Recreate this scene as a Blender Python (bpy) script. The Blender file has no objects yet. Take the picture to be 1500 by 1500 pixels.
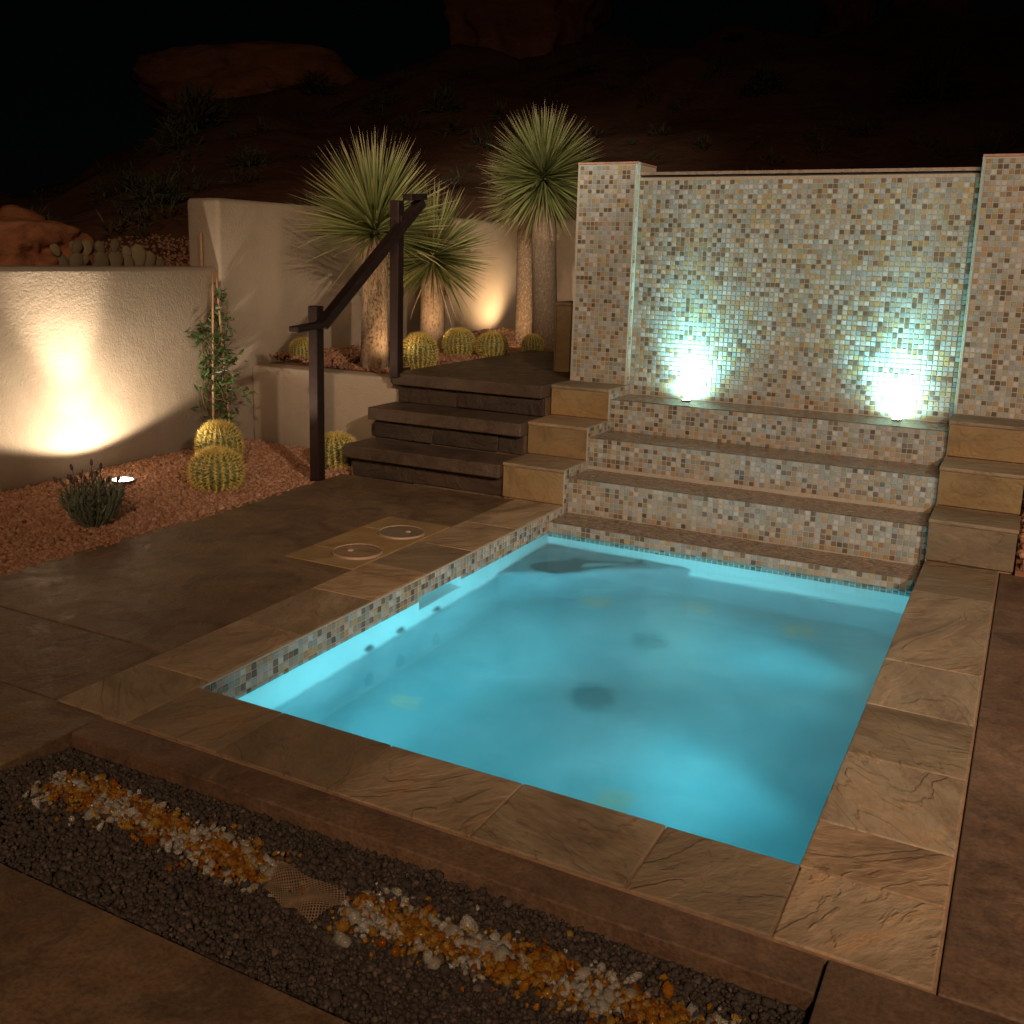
import bpy, bmesh, math, random
import numpy as np
from mathutils import Vector, Matrix, noise as mnoise

random.seed(7)
rng = np.random.default_rng(11)
C = bpy.context.scene.collection
sc = bpy.context.scene

# ------------------------------------------------------------------ camera
cd = bpy.data.cameras.new('camera')
cam = bpy.data.objects.new('camera', cd)
C.objects.link(cam)
YAW, PITCH, ROLL = 0.48757, -0.19764, 0.02517
ca, sa, cb, sb = math.cos(YAW), math.sin(YAW), math.cos(PITCH), math.sin(PITCH)
_r = Vector((ca, sa, 0)); _f = Vector((-sa*cb, ca*cb, sb)); _u = _r.cross(_f)
_r2 = _r*math.cos(ROLL) + _u*math.sin(ROLL)
_u2 = _u*math.cos(ROLL) - _r*math.sin(ROLL)
CAM = Vector((2.3638, -2.3543, 1.4633))
cam.matrix_world = Matrix(((_r2.x, _u2.x, -_f.x, CAM.x), (_r2.y, _u2.y, -_f.y, CAM.y), (_r2.z, _u2.z, -_f.z, CAM.z), (0, 0, 0, 1)))
cd.sensor_width = 36; cd.sensor_fit = 'HORIZONTAL'
cd.lens = 36*1478.06/1500
cd.shift_x = (750-724.07)/1500
cd.shift_y = (667.62-750)/1500
cd.clip_start = .05; cd.clip_end = 500
sc.camera = cam

# ------------------------------------------------------------------ night sky, added faint fill sun, exposure
w = bpy.data.worlds.new('World'); sc.world = w; w.use_nodes = True
nt = w.node_tree; nt.nodes.clear()
sk = nt.nodes.new('ShaderNodeTexSky'); sk.sky_type = 'NISHITA'; sk.sun_disc = False
sk.sun_elevation = math.radians(38); sk.sun_rotation = math.radians(140)
bg = nt.nodes.new('ShaderNodeBackground'); bg.inputs['Strength'].default_value = 0.00012
ow = nt.nodes.new('ShaderNodeOutputWorld')
nt.links.new(sk.outputs[0], bg.inputs[0]); nt.links.new(bg.outputs[0], ow.inputs[0])

def lamp(name, kind, loc, target, energy, color, size=.1, angle=None, blend=.5):
    l = bpy.data.lights.new(name, kind); o = bpy.data.objects.new(name, l); C.objects.link(o)
    o.location = loc
    d = Vector(target)-Vector(loc)
    o.rotation_euler = d.to_track_quat('-Z', 'Y').to_euler()
    l.energy = energy; l.color = color
    if kind == 'SUN': l.angle = size
    else: l.shadow_soft_size = size
    if kind == 'SPOT': l.spot_size = math.radians(angle); l.spot_blend = blend
    return o
lamp('hill_fill_sun', 'SUN', (12, -14, 14), (0, 0, 0), .018, (1, .74, .46), math.radians(.5))  # added fill sun that keeps the dark hillside faintly visible
# flood lamp under the eave of the house behind the photographer
lamp('eave_flood_lamp', 'SPOT', (6.2, -3.2, 4.0), (1.55, 2.7, .5), 1700, (1, .77, .57), .10, 46, .75)
lamp('left_fill_spot', 'SPOT', (4.6, -6.6, 5.4), (-1.4, 1.4, .4), 1500, (1, .65, .40), .12, 80, .9)  # added fill from behind the camera for the left garden
lamp('yucca_fill_spot', 'SPOT', (.6, -3.4, 3.2), (-2.05, 4.05, 1.75), 520, (1, .74, .48), .08, 15, .9)  # added fill on the fan crowned yucca, no fixture
lamp('yucca_fill_spot', 'SPOT', (2.4, -5.0, 4.2), (-1.8, 6.2, 2.4), 2600, (.95, .92, .78), .08, 18, .9)  # added cool fill on the tall yucca, no fixture

sc.view_settings.view_transform = 'Standard'; sc.view_settings.look = 'None'
sc.view_settings.exposure = 0; sc.view_settings.gamma = 1
sc.view_settings.use_curve_mapping = False
sc.cycles.use_denoising = True
sc.cycles.max_bounces = 10; sc.cycles.diffuse_bounces = 4; sc.cycles.glossy_bounces = 4
sc.cycles.transmission_bounces = 8; sc.cycles.volume_bounces = 2; sc.cycles.transparent_max_bounces = 12
sc.cycles.sample_clamp_indirect = 4
sc.cycles.volume_step_rate = 4

# ------------------------------------------------------------------ helpers
class MB:
    def __init__(s): s.v = []; s.f = []; s.m = []
    def quad(s, a, b, c, d, m=0):
        n = len(s.v); s.v += [tuple(a), tuple(b), tuple(c), tuple(d)]; s.f.append((n, n+1, n+2, n+3)); s.m.append(m)
    def tri(s, a, b, c, m=0):
        n = len(s.v); s.v += [tuple(a), tuple(b), tuple(c)]; s.f.append((n, n+1, n+2)); s.m.append(m)
    def box(s, x0, x1, y0, y1, z0, z1, m=0):
        n = len(s.v)
        s.v += [(x0, y0, z0), (x1, y0, z0), (x1, y1, z0), (x0, y1, z0), (x0, y0, z1), (x1, y0, z1), (x1, y1, z1), (x0, y1, z1)]
        for f in ((0, 3, 2, 1), (4, 5, 6, 7), (0, 1, 5, 4), (1, 2, 6, 5), (2, 3, 7, 6), (3, 0, 4, 7)):
            s.f.append(tuple(n+i for i in f)); s.m.append(m)
    def tube(s, pts, rad, k=6, m=0, cap=True):
        pts = [Vector(p) for p in pts]; n0 = len(s.v); N = len(pts)
        if not hasattr(rad, '__len__'): rad = [rad]*N
        for i, p in enumerate(pts):
            t = (pts[min(i+1, N-1)]-pts[max(i-1, 0)]).normalized()
            a = t.orthogonal().normalized() if i == 0 else (a - t*a.dot(t)).normalized()
            b = t.cross(a)
            for j in range(k):
                an = 2*math.pi*j/k
                s.v.append(tuple(p + a*math.cos(an)*rad[i] + b*math.sin(an)*rad[i]))
        for i in range(N-1):
            for j in range(k):
                s.f.append((n0+i*k+j, n0+i*k+(j+1) % k, n0+(i+1)*k+(j+1) % k, n0+(i+1)*k+j)); s.m.append(m)
        if cap:
            s.f.append(tuple(n0+j for j in range(k))[::-1]); s.m.append(m)
            s.f.append(tuple(n0+(N-1)*k+j for j in range(k))); s.m.append(m)
    def lathe(s, prof, cx=0, cy=0, k=32, m=0):
        n0 = len(s.v)
        for r, z in prof:
            for j in range(k):
                a = 2*math.pi*j/k; s.v.append((cx+r*math.cos(a), cy+r*math.sin(a), z))
        for i in range(len(prof)-1):
            for j in range(k):
                s.f.append((n0+i*k+j, n0+i*k+(j+1) % k, n0+(i+1)*k+(j+1) % k, n0+(i+1)*k+j)); s.m.append(m)
    def mesh(s, name, mats, smooth=False, off=(0, 0, 0)):
        me = bpy.data.meshes.new(name)
        o = off
        me.from_pydata([(a-o[0], b-o[1], c-o[2]) for a, b, c in s.v], [], s.f)
        for mt in (mats if isinstance(mats, (list, tuple)) else [mats]): me.materials.append(mt)
        me.polygons.foreach_set('material_index', s.m)
        if smooth: me.polygons.foreach_set('use_smooth', [True]*len(s.f))
        me.update()
        return me

def tag(o, label=None, cat=None, group=None, kind=None):
    if label: o['label'] = label
    if cat: o['category'] = cat
    if group: o['group'] = group
    if kind: o['kind'] = kind
    return o
def thing(name, loc, label, cat, group=None, kind=None):
    o = bpy.data.objects.new(name, None); C.objects.link(o); o.location = loc
    o.empty_display_size = .1
    return tag(o, label, cat, group, kind)
def put(name, me, parent=None, loc=(0, 0, 0)):
    o = bpy.data.objects.new(name, me); C.objects.link(o); o.location = loc
    if parent: o.parent = parent
    return o
def part(name, mb, mats, parent, smooth=False):
    """mb is in world coordinates; the part is stored relative to its thing (roots carry no rotation)"""
    off = Vector((0, 0, 0)); p = parent
    while p is not None: off += p.location; p = p.parent
    return put(name, mb.mesh(name, mats, smooth, off), parent)
def solo(name, mb, mats, label, cat=None, kind=None, group=None, smooth=False, loc=(0, 0, 0)):
    o = put(name, mb.mesh(name, mats, smooth, loc), None, loc)
    return tag(o, label, cat, group, kind)
def bevel(o, wd, seg=2, angle=40):
    b = o.modifiers.new('bevel', 'BEVEL'); b.width = wd; b.segments = seg; b.limit_method = 'ANGLE'; b.angle_limit = math.radians(angle)
    return o
def copy_tree(root, loc, rz=0, s=1):
    r = root.copy(); C.objects.link(r); r.location = loc; r.rotation_euler = (0, 0, rz)
    r.scale = (s, s, s) if not hasattr(s, '__len__') else s
    for ch in root.children:
        c = ch.copy(); C.objects.link(c); c.parent = r
        for g in ch.children:
            d = g.copy(); C.objects.link(d); d.parent = c
    return r

# ------------------------------------------------------------------ materials
class NT:
    def __init__(s, name):
        s.mat = bpy.data.materials.new(name); s.mat.use_nodes = True
        s.t = s.mat.node_tree; s.t.nodes.clear()
        s.out = s.n('OutputMaterial')
    def n(s, typ, **k):
        o = s.t.nodes.new('ShaderNode'+typ)
        for a, b in k.items():
            if a.startswith('i_'):
                key = a[2:].replace('_', ' ')
                key = int(key) if key.isdigit() else key
                o.inputs[key].default_value = b
            else: setattr(o, a, b)
        return o
    def l(s, a, b): s.t.links.new(a, b)
    def ramp(s, fac, stops, interp='LINEAR'):
        r = s.n('ValToRGB'); r.color_ramp.interpolation = interp
        e = r.color_ramp.elements
        while len(e) < len(stops): e.new(.5)
        for i, (p, c) in enumerate(stops): e[i].position = p; e[i].color = (*c, 1)
        s.l(fac, r.inputs[0]); return r.outputs[0]
    def mix(s, fac, a, b, mode='MIX'):
        m = s.n('Mix', data_type='RGBA', blend_type=mode)
        for v, i in ((fac, 0), (a, 6), (b, 7)):
            if isinstance(v, (int, float)): m.inputs[i].default_value = v
            elif isinstance(v, (tuple, list)): m.inputs[i].default_value = (*v, 1)
            else: s.l(v, m.inputs[i])
        return m.outputs[2]
    def math(s, op, a, b=None):
        m = s.n('Math', operation=op)
        for v, i in ((a, 0), (b, 1)):
            if v is None: continue
            if isinstance(v, (int, float)): m.inputs[i].default_value = v
            else: s.l(v, m.inputs[i])
        return m.outputs[0]
    def coords(s, kind='Object', scale=(1, 1, 1), perobj=0, rot=(0, 0, 0)):
        tc = s.n('TexCoord'); mp = s.n('Mapping'); mp.inputs['Scale'].default_value = scale; mp.inputs['Rotation'].default_value = rot
        v = tc.outputs[kind]
        if perobj:
            oi = s.n('ObjectInfo'); add = s.n('VectorMath', operation='MULTIPLY_ADD')
            cx = s.n('CombineXYZ'); s.l(oi.outputs['Random'], cx.inputs[0]); s.l(s.math('MULTIPLY', oi.outputs['Random'], 7.3), cx.inputs[1]); s.l(s.math('MULTIPLY', oi.outputs['Random'], 3.7), cx.inputs[2])
            s.l(cx.outputs[0], add.inputs[0]); add.inputs[1].default_value = (perobj,)*3; s.l(v, add.inputs[2]); v = add.outputs[0]
        s.l(v, mp.inputs[0]); return mp.outputs[0]
    def noise(s, v, scale, detail=4, rough=.55, dist=0):
        o = s.n('TexNoise'); o.inputs['Scale'].default_value = scale; o.inputs['Detail'].default_value = detail
        o.inputs['Roughness'].default_value = rough; o.inputs['Distortion'].default_value = dist
        s.l(v, o.inputs['Vector']); return o.outputs[0]
    def bump(s, h, strength=.3, dist=.01, normal=None):
        b = s.n('Bump'); b.inputs['Strength'].default_value = strength; b.inputs['Distance'].default_value = dist
        s.l(h, b.inputs['Height'])
        if normal is not None: s.l(normal, b.inputs['Normal'])
        return b.outputs[0]
    def bsdf(s, color, rough=.7, normal=None, **k):
        p = s.n('BsdfPrincipled')
        if isinstance(color, (tuple, list)): p.inputs['Base Color'].default_value = (*color, 1)
        else: s.l(color, p.inputs['Base Color'])
        if isinstance(rough, (int, float)): p.inputs['Roughness'].default_value = rough
        else: s.l(rough, p.inputs['Roughness'])
        if normal is not None: s.l(normal, p.inputs['Normal'])
        for a, b in k.items():
            p.inputs[a.replace('_', ' ')].default_value = b
        s.l(p.outputs[0], s.out.inputs[0]); return p
    def rnd(s):
        g = s.n('NewGeometry'); oi = s.n('ObjectInfo')
        return s.math('FRACT', s.math('ADD', g.outputs['Random Per Island'], oi.outputs['Random']))

def flagstone(name, cols, rough=.62, relief=1.0):
    t = NT(name)
    v = t.coords('Object', (1, 1, 1), 40)
    oi = t.n('ObjectInfo')
    # every slab has its own bedding direction
    ro = t.n('VectorRotate', rotation_type='Z_AXIS'); t.l(v, ro.inputs['Vector']); t.l(t.math('MULTIPLY', oi.outputs['Random'], 6.28), ro.inputs['Angle'])
    mp = t.n('Mapping'); mp.inputs['Scale'].default_value = (1, 2.1, 2); t.l(ro.outputs[0], mp.inputs[0]); sv = mp.outputs[0]
    big = t.noise(sv, 2.2, 5, .6, .6)
    fine = t.noise(sv, 26, 6, .65, .3)
    c = t.ramp(big, [(.28, cols[0]), (.45, cols[1]), (.58, cols[2]), (.74, cols[3])])
    c = t.mix(.35, c, t.ramp(fine, [(.3, cols[0]), (.7, cols[2])]))
    per = t.ramp(oi.outputs['Random'], [(0, (.70, .67, .62)), (.3, (1.12, 1.04, .98)), (.5, (.78, .74, .68)), (.75, (1.0, .98, .98)), (1, (1.2, 1.0, .82))])
    c = t.mix(1, c, per, 'MULTIPLY')
    # cleft terraces: stepped height with wandering edges
    ter = t.noise(sv, 1.7, 5, .5, 1.1)
    st = t.ramp(ter, [(.36, (0, 0, 0)), (.43, (.3, .3, .3)), (.462, (.34, .34, .34)), (.482, (.6, .6, .6)), (.574, (.66, .66, .66)), (.596, (1, 1, 1))])
    h = t.math('ADD', t.math('MULTIPLY', st, .8), t.math('ADD', t.math('MULTIPLY', t.noise(sv, 9, 6, .6, .5), .8), t.math('MULTIPLY', fine, .25)))
    crack = t.ramp(ter, [(.462, (1, 1, 1)), (.4735, (.78, .76, .74)), (.482, (1, 1, 1)), (.578, (1, 1, 1)), (.586, (.84, .82, .8)), (.596, (1.22, 1.08, .95)), (.61, (1, 1, 1))])
    c = t.mix(1, c, crack, 'MULTIPLY')
    n = t.bump(h, .8*relief, .013)
    t.bsdf(c, t.ramp(fine, [(.2, (rough-.12,)*3), (.8, (rough+.15,)*3)]), n, Specular_IOR_Level=.45)
    return t.mat
FLAG = flagstone('flagstone', [(.12, .082, .052), (.25, .182, .116), (.34, .27, .182), (.40, .262, .15)])
FLAG_V = flagstone('flagstone_olive', [(.15, .095, .042), (.26, .172, .075), (.30, .21, .10), (.34, .19, .065)], .55, .5)
FLAG_SHADE = flagstone('riser_stone_shaded', [(.024, .016, .011), (.04, .026, .017), (.058, .038, .025), (.07, .04, .022)], .7)  # stone darkened to put the stairs' shade into its colour
FLAG_D = flagstone('flagstone_dark', [(.12, .09, .06), (.2, .15, .1), (.25, .19, .12), (.22, .14, .08)])

def concrete(name, c0, c1, c2, rough=.5):
    t = NT(name); v = t.coords('Object', (1, 1, 1), 9)
    a = t.noise(v, 1.3, 6, .6, .7); b = t.noise(v, 14, 6, .65, .3); g = t.noise(v, 90, 3, .6)
    c = t.ramp(a, [(.3, c0), (.52, c1), (.72, c2)])
    c = t.mix(.35, c, t.ramp(b, [(.3, c0), (.7, c2)]))
    h = t.math('ADD', t.math('MULTIPLY', t.noise(v, 5, 5, .6, 1.2), 1.3), t.math('ADD', t.math('MULTIPLY', b, .5), t.math('MULTIPLY', g, .12)))
    st = t.noise(v, 2.6, 7, .7, 1.6)
    c = t.mix(1, c, t.ramp(st, [(.36, (.68, .68, .68)), (.47, (1, 1, 1)), (.6, (1.22, 1.2, 1.15)), (.68, (1, 1, 1))]), 'MULTIPLY')
    c = t.mix(1, c, t.ramp(g, [(.35, (.75, .75, .75)), (.6, (1.12, 1.12, 1.12))]), 'MULTIPLY')
    t.bsdf(c, t.ramp(b, [(.25, (rough-.14,)*3), (.75, (rough+.2,)*3)]), t.bump(h, .8, .009), Specular_IOR_Level=.4)
    return t.mat
CONC = concrete('stained_concrete', (.07, .038, .021), (.13, .078, .045), (.20, .135, .082))
CONC_SHADE = concrete('stair_concrete_shaded', (.045, .028, .019), (.078, .05, .033), (.115, .078, .054))  # deck concrete darkened, shade over the stairs painted in
CONC_R = concrete('stained_concrete_warm', (.065, .034, .02), (.12, .07, .043), (.19, .12, .078))

def plain(name, col, rough=.8, var=.25, scale=20, bump=.3, dist=.004, **k):
    t = NT(name); v = t.coords('Object')
    a = t.noise(v, scale, 5, .6); lo = tuple(x*(1-var) for x in col); hi = tuple(min(1, x*(1+var)) for x in col)
    t.bsdf(t.ramp(a, [(.3, lo), (.7, hi)]), rough, t.bump(t.noise(v, scale*3, 4), bump, dist), **k); return t.mat
GROUT = plain('mosaic_grout', (.37, .32, .255), .9, .15, 60)
JOINT = plain('paving_mortar', (.26, .15, .09), .95, .25, 40)
PLASTER = None
def plaster():
    t = NT('pool_plaster'); v = t.coords('Object')
    a = t.noise(v, 2.2, 5, .6, .4)
    t.bsdf(t.ramp(a, [(.32, (.26, .36, .40)), (.5, (.46, .56, .60)), (.68, (.68, .75, .78))]), .8); return t.mat
PLASTER = plaster()
def dim_plaster():
    t = NT('dimmed_plaster'); v = t.coords('Object')
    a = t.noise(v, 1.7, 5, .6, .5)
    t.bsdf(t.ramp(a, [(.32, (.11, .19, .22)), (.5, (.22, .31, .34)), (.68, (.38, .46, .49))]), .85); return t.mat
DIM_PLASTER = dim_plaster()  # dark tone puts the dim deeper water into the plaster colour
LIT_PLASTER = plain('lit_plaster', (.74, .80, .80), .8, .08, 3)  # pale tone paints the lamp glow on the upper pool walls

def stucco():
    t = NT('stucco'); v = t.coords('Object')
    a = t.noise(v, 1.1, 5, .6, .3); f = t.noise(v, 70, 3, .6); m = t.noise(v, 220, 2, .5)
    c = t.ramp(a, [(.3, (.40, .32, .24)), (.55, (.47, .385, .295)), (.75, (.52, .435, .34))])
    h = t.math('ADD', t.math('MULTIPLY', f, 1.0), t.math('MULTIPLY', m, .5))
    h = t.math('ADD', h, t.math('MULTIPLY', t.noise(v, 5, 3), 2.0))
    t.bsdf(c, .9, t.bump(h, .8, .006), Specular_IOR_Level=.2); return t.mat
STUCCO = stucco()

TCOL = [('tile_pearl', (.40, .395, .375)), ('tile_grey', (.29, .315, .305)), ('tile_cream', (.41, .355, .28)), ('tile_beige', (.34, .275, .20)),
        ('tile_sage', (.29, .295, .22)), ('tile_gold', (.36, .265, .13)), ('tile_rust', (.33, .21, .115)), ('tile_brown', (.175, .125, .085)), ('tile_umber', (.12, .095, .072))]
TW = [.21, .20, .09, .12, .10, .07, .04, .12, .05]
def tile_mat(n, c):
    t = NT(n); r = t.rnd(); v = t.coords('Object', (1, 1, 1), 5)
    a = t.noise(v, 95, 4, .65, .8)
    k = t.ramp(r, [(0, tuple(x*.72 for x in c)), (.5, c), (1, tuple(min(.8, x*1.25) for x in c))])
    k = t.mix(t.math('MULTIPLY', a, .55), k, tuple(x*.62 for x in c))
    t.bsdf(k, .24, t.bump(a, .35, .002), Specular_IOR_Level=.6)
    return t.mat
TMATS = [tile_mat(n, c) for n, c in TCOL]

def metal(name, col, rough=.5, met=.6):
    t = NT(name); v = t.coords('Object')
    a = t.noise(v, 30, 5, .6)
    t.bsdf(t.ramp(a, [(.3, tuple(x*.7 for x in col)), (.7, tuple(x*1.3 for x in col))]), t.ramp(a, [(.2, (rough-.1,)*3), (.8, (rough+.15,)*3)]), t.bump(t.noise(v, 140, 3), .25, .001), Metallic=met); return t.mat
STEEL = metal('rusted_steel', (.034, .017, .014), .5, .55)

def stone_mat(name, stops, rough=.85, **k):
    t = NT(name); r = t.rnd(); v = t.coords('Object', (1, 1, 1), 3)
    a = t.noise(v, 160, 3, .6)
    c = t.mix(.35, t.ramp(r, stops), t.ramp(a, [(.3, tuple(x*.6 for x in stops[0][1])), (.7, stops[-1][1])]))
    t.bsdf(c, rough, t.bump(a, .4, .003), **k); return t.mat
REDGRAVEL = stone_mat('red_gravel', [(0, (.20, .075, .035)), (.4, (.33, .14, .07)), (.75, (.40, .2, .11)), (1, (.48, .30, .2))])
LAVA = stone_mat('lava_rock', [(0, (.012, .009, .007)), (.5, (.025, .018, .0145)), (.85, (.044, .032, .026)), (1, (.12, .085, .065))], .8)
def glass_mat(name, stops, trans):
    t = NT(name); r = t.rnd()
    t.bsdf(t.ramp(r, stops), .05, None, Transmission_Weight=trans, IOR=1.45, Specular_IOR_Level=.6); return t.mat
AMBER = glass_mat('amber_glass', [(0, (.50, .15, .012)), (.5, (.68, .32, .03)), (1, (.80, .55, .14))], .76)
CLEAR = glass_mat('clear_glass', [(0, (.66, .63, .55)), (.6, (.80, .77, .68)), (1, (.90, .88, .83))], .76)

def emis(name, col, st):
    t = NT(name); e = t.n('Emission'); e.inputs[0].default_value = (*col, 1); e.inputs[1].default_value = st
    t.l(e.outputs[0], t.out.inputs[0]); return t.mat

def sandstone(name='red_sandstone', c=((.22, .08, .042), (.40, .16, .08), (.50, .23, .12))):
    t = NT(name); v = t.coords('Object', (1, 1, 2.5))
    a = t.noise(v, 1.4, 7, .62, .5); b = t.noise(v, 9, 6, .65)
    col = t.mix(.4, t.ramp(a, [(.3, c[0]), (.5, c[1]), (.72, c[2])]), t.ramp(b, [(.3, c[0]), (.7, c[2])]))
    t.bsdf(col, .92, t.bump(t.math('ADD', a, t.math('MULTIPLY', b, .4)), .8, .05), Specular_IOR_Level=.15); return t.mat
SANDST = sandstone()

def wet_tread():
    t = NT('wet_stone_tread'); v = t.coords('Object', (1, 1.3, 1))
    a = t.noise(v, 26, 4, .6, .8); b = t.noise(v, 48, 4, .6, .5)
    c = t.mix(.5, t.ramp(a, [(.36, (.07, .045, .032)), (.5, (.25, .175, .125)), (.66, (.46, .36, .27))]), t.ramp(b, [(.4, (.07, .048, .035)), (.62, (.40, .31, .235))]))
    t.bsdf(c, .16, t.bump(t.math('ADD', a, t.math('MULTIPLY', b, .6)), .5, .02), Specular_IOR_Level=.6); return t.mat
WETTREAD = wet_tread()

# ------------------------------------------------------------------ dimensions (metres; coping top is z = 0)
W, L = 2.0, 2.998
TP = W/68                      # mosaic pitch
CL, CR, CF, CU = .323, .333, .305, .41
H = (.2185, .4268, .6273)      # tops of the stone cheek blocks
YB = (L, 3.327, 3.659, 3.955)  # their fronts, then the pillar front
YW, ZW, ZP = 4.015, 2.0, 2.05
SY = (3.6945, 3.3631, 3.0599, 2.7923)   # fronts of the mosaic steps, top one first
SZ = (.564, .364, .1652, -.0461)
WL = -.11                      # water level
FLOOR = -.76

# ------------------------------------------------------------------ mosaic
def tile_faces(c, u, v, n, g=.0042, t=.0035):
    hu = TP/2-g/2
    b = [c-u*hu-v*hu, c+u*hu-v*hu, c+u*hu+v*hu, c-u*hu+v*hu]
    k = hu-.0016
    a = [c-u*k-v*k+n*t, c+u*k-v*k+n*t, c+u*k+v*k+n*t, c-u*k+v*k+n*t]
    return b+a
TF = ((4, 5, 6, 7), (0, 1, 5, 4), (1, 2, 6, 5), (2, 3, 7, 6), (3, 0, 4, 7))
_tm = []
for mt in TMATS:
    m_ = MB(); m_.v = [tuple(p) for p in tile_faces(Vector((0, 0, 0)), Vector((1, 0, 0)), Vector((0, 1, 0)), Vector((0, 0, 1)))]
    m_.f = list(TF); m_.m = [0]*5
    _tm.append(m_.mesh('mosaic_tile', mt))
def pick(): return random.choices(range(9), TW)[0]
def tiled(parent, surfaces, limit=300, skip=None):
    """surfaces: (origin, u, v, nu, nv[, parent part]); the biggest-looking tiles become parts, the rest one joined part"""
    cells = []
    for o, u, v, nu, nv in surfaces:
        o, u, v = Vector(o), Vector(u), Vector(v); n = u.cross(v)
        for i in range(nu):
            for j in range(nv):
                c = o+u*TP*(i+.5)+v*TP*(j+.5)
                if skip and skip(c): continue
                d = CAM-c
                seen = max(0, n.dot(d.normalized()))/d.length_squared if n.dot(d) > 0 else 0
                cells.append((seen*random.uniform(.9, 1.1), c, u, v, n, pick()))
    cells.sort(key=lambda q: -q[0])
    off = parent.location
    for q in cells[:limit]:
        _, c, u, v, n, k = q
        o = bpy.data.objects.new('mosaic_tile', _tm[k]); C.objects.link(o); o.parent = parent
        j = Matrix.Rotation(random.gauss(0, .012), 4, 'X') @ Matrix.Rotation(random.gauss(0, .012), 4, 'Y')
        R = Matrix(((u.x, v.x, n.x, 0), (u.y, v.y, n.y, 0), (u.z, v.z, n.z, 0), (0, 0, 0, 1)))
        o.matrix_basis = Matrix.Translation(c-off+n*random.uniform(-.0006, .0004)) @ R @ j
    m = MB()
    for _, c, u, v, n, k in cells[limit:]:
        j = Vector(n) + u*random.gauss(0, .012) + v*random.gauss(0, .012); j.normalize()
        u2 = (u - j*u.dot(j)).normalized(); v2 = j.cross(u2)
        b = len(m.v); m.v += [tuple(p) for p in tile_faces(c, u2, v2, j)]
        for f in TF: m.f.append(tuple(b+i for i in f)); m.m.append(k)
    if m.f: tag(part('mosaic_field', m, TMATS, parent), kind='stuff')

X, Y, Z = (1, 0, 0), (0, 1, 0), (0, 0, 1)
# water wall
ww = thing('water_wall', (1, YW, SZ[0]), 'wide mosaic waterfall wall between two pillars, lit from below by two spots', 'wall')
m = MB(); m.box(0.001, W-.001, YW, YW+.3, SZ[0]-.3, ZW-.034); part('wall_core', m, GROUT, ww)
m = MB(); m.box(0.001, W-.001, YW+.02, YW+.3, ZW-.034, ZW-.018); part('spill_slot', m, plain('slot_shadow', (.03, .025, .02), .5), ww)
m = MB(); m.box(0.001, W-.001, YW-.004, YW+.3, ZW-.018, ZW); o = part('spill_lip', m, plain('lip_stone', (.25, .15, .1), .6, .3, 30), ww)
nr = int((ZW-.034-SZ[0])/TP)
tiled(ww, [((0, YW, SZ[0]+.002), X, Z, 68, nr)])
# pillars
def pillar(x0, x1, label):
    p = thing('mosaic_pillar', ((x0+x1)/2, YB[3], H[2]), label, 'pillar', 'mosaic pillars flanking the waterfall')
    m = MB(); m.box(x0, x1, YB[3], YW+.3, H[2], ZP-.002); part('core', m, GROUT, p)
    m = MB(); m.box(x0-.002, x1+.002, YB[3]-.002, YW+.3, ZP, ZP+.012); part('cap', m, plain('cap_mortar', (.36, .2, .13), .8), p)
    nu = int((x1-x0)/TP+.01); nv = int((ZP-H[2])/TP+.01); e = (x1-x0-nu*TP)/2
    s = [((x0+e, YB[3], H[2]+.001), X, Z, nu, nv)]
    if x0 < 0: s += [((x1, YB[3]+.001, H[2]+.001), Y, Z, 1, nv), ((x0-.0005, YB[3]+.34, H[2]+.001), (0, -1, 0), Z, 11, nv)]
    else: s += [((x0, YB[3]+.035, H[2]+.001), (0, -1, 0), Z, 1, nv)]
    m = MB(); xe = x1 if x0 < 0 else x0; sg = -1 if x0 < 0 else 1
    m.v = [(xe+sg*.009, YB[3]-.004, H[2]), (xe-sg*.004, YB[3]+.009, H[2]), (xe+sg*.009, YB[3]+.009, H[2]), (xe+sg*.009, YB[3]-.004, ZP-.002), (xe-sg*.004, YB[3]+.009, ZP-.002), (xe+sg*.009, YB[3]+.009, ZP-.002)]
    m.f = [(0, 1, 2), (3, 4, 5), (0, 1, 4, 3), (1, 2, 5, 4), (2, 0, 3, 5)]; m.m = [0]*5; part('corner_trim', m, GROUT, p)
    tiled(p, s)
pillar(-CU, 0, 'mosaic pillar on the left of the waterfall, beside the yuccas')
pillar(W, W+CU, 'mosaic pillar on the right of the waterfall, cut off by the photo edge')
# mosaic steps
st = thing('cascade_steps', (1, SY[3], WL), 'flight of mosaic cascade steps with wet treads below the waterfall', 'steps')
ends = (YW+.01, SY[0], SY[1], SY[2])
for i in range(4):
    z0 = SZ[i+1] if i < 3 else -.12
    m = MB(); m.box(.001, W-.001, SY[i], ends[i], z0-.02, SZ[i]-.006); s_ = part('step', m, GROUT, st)
    m = MB()
    # rippling wet tread surface
    nx, ny = 90, 9
    for a in range(nx+1):
        for b in range(ny+1):
            x = .002+(W-.004)*a/nx; y = SY[i]-.003+(ends[i]-.006-SY[i])*b/ny
            m.v.append((x, y, SZ[i]-.002+.0026*mnoise.noise((x*9, y*30, i*5.))))
    for a in range(nx):
        for b in range(ny):
            q = a*(ny+1)+b; m.f.append((q, q+ny+1, q+ny+2, q+1)); m.m.append(0)
    o = part('tread', m, WETTREAD, st, True)
rs = []
for i in range(4):
    z0 = SZ[i+1] if i < 3 else WL-.1
    nv = int((SZ[i]-.004-z0)/TP+.35)
    rs.append(((0, SY[i], SZ[i]-.005-nv*TP), X, Z, 68, nv))
tiled(st, rs)

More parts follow.
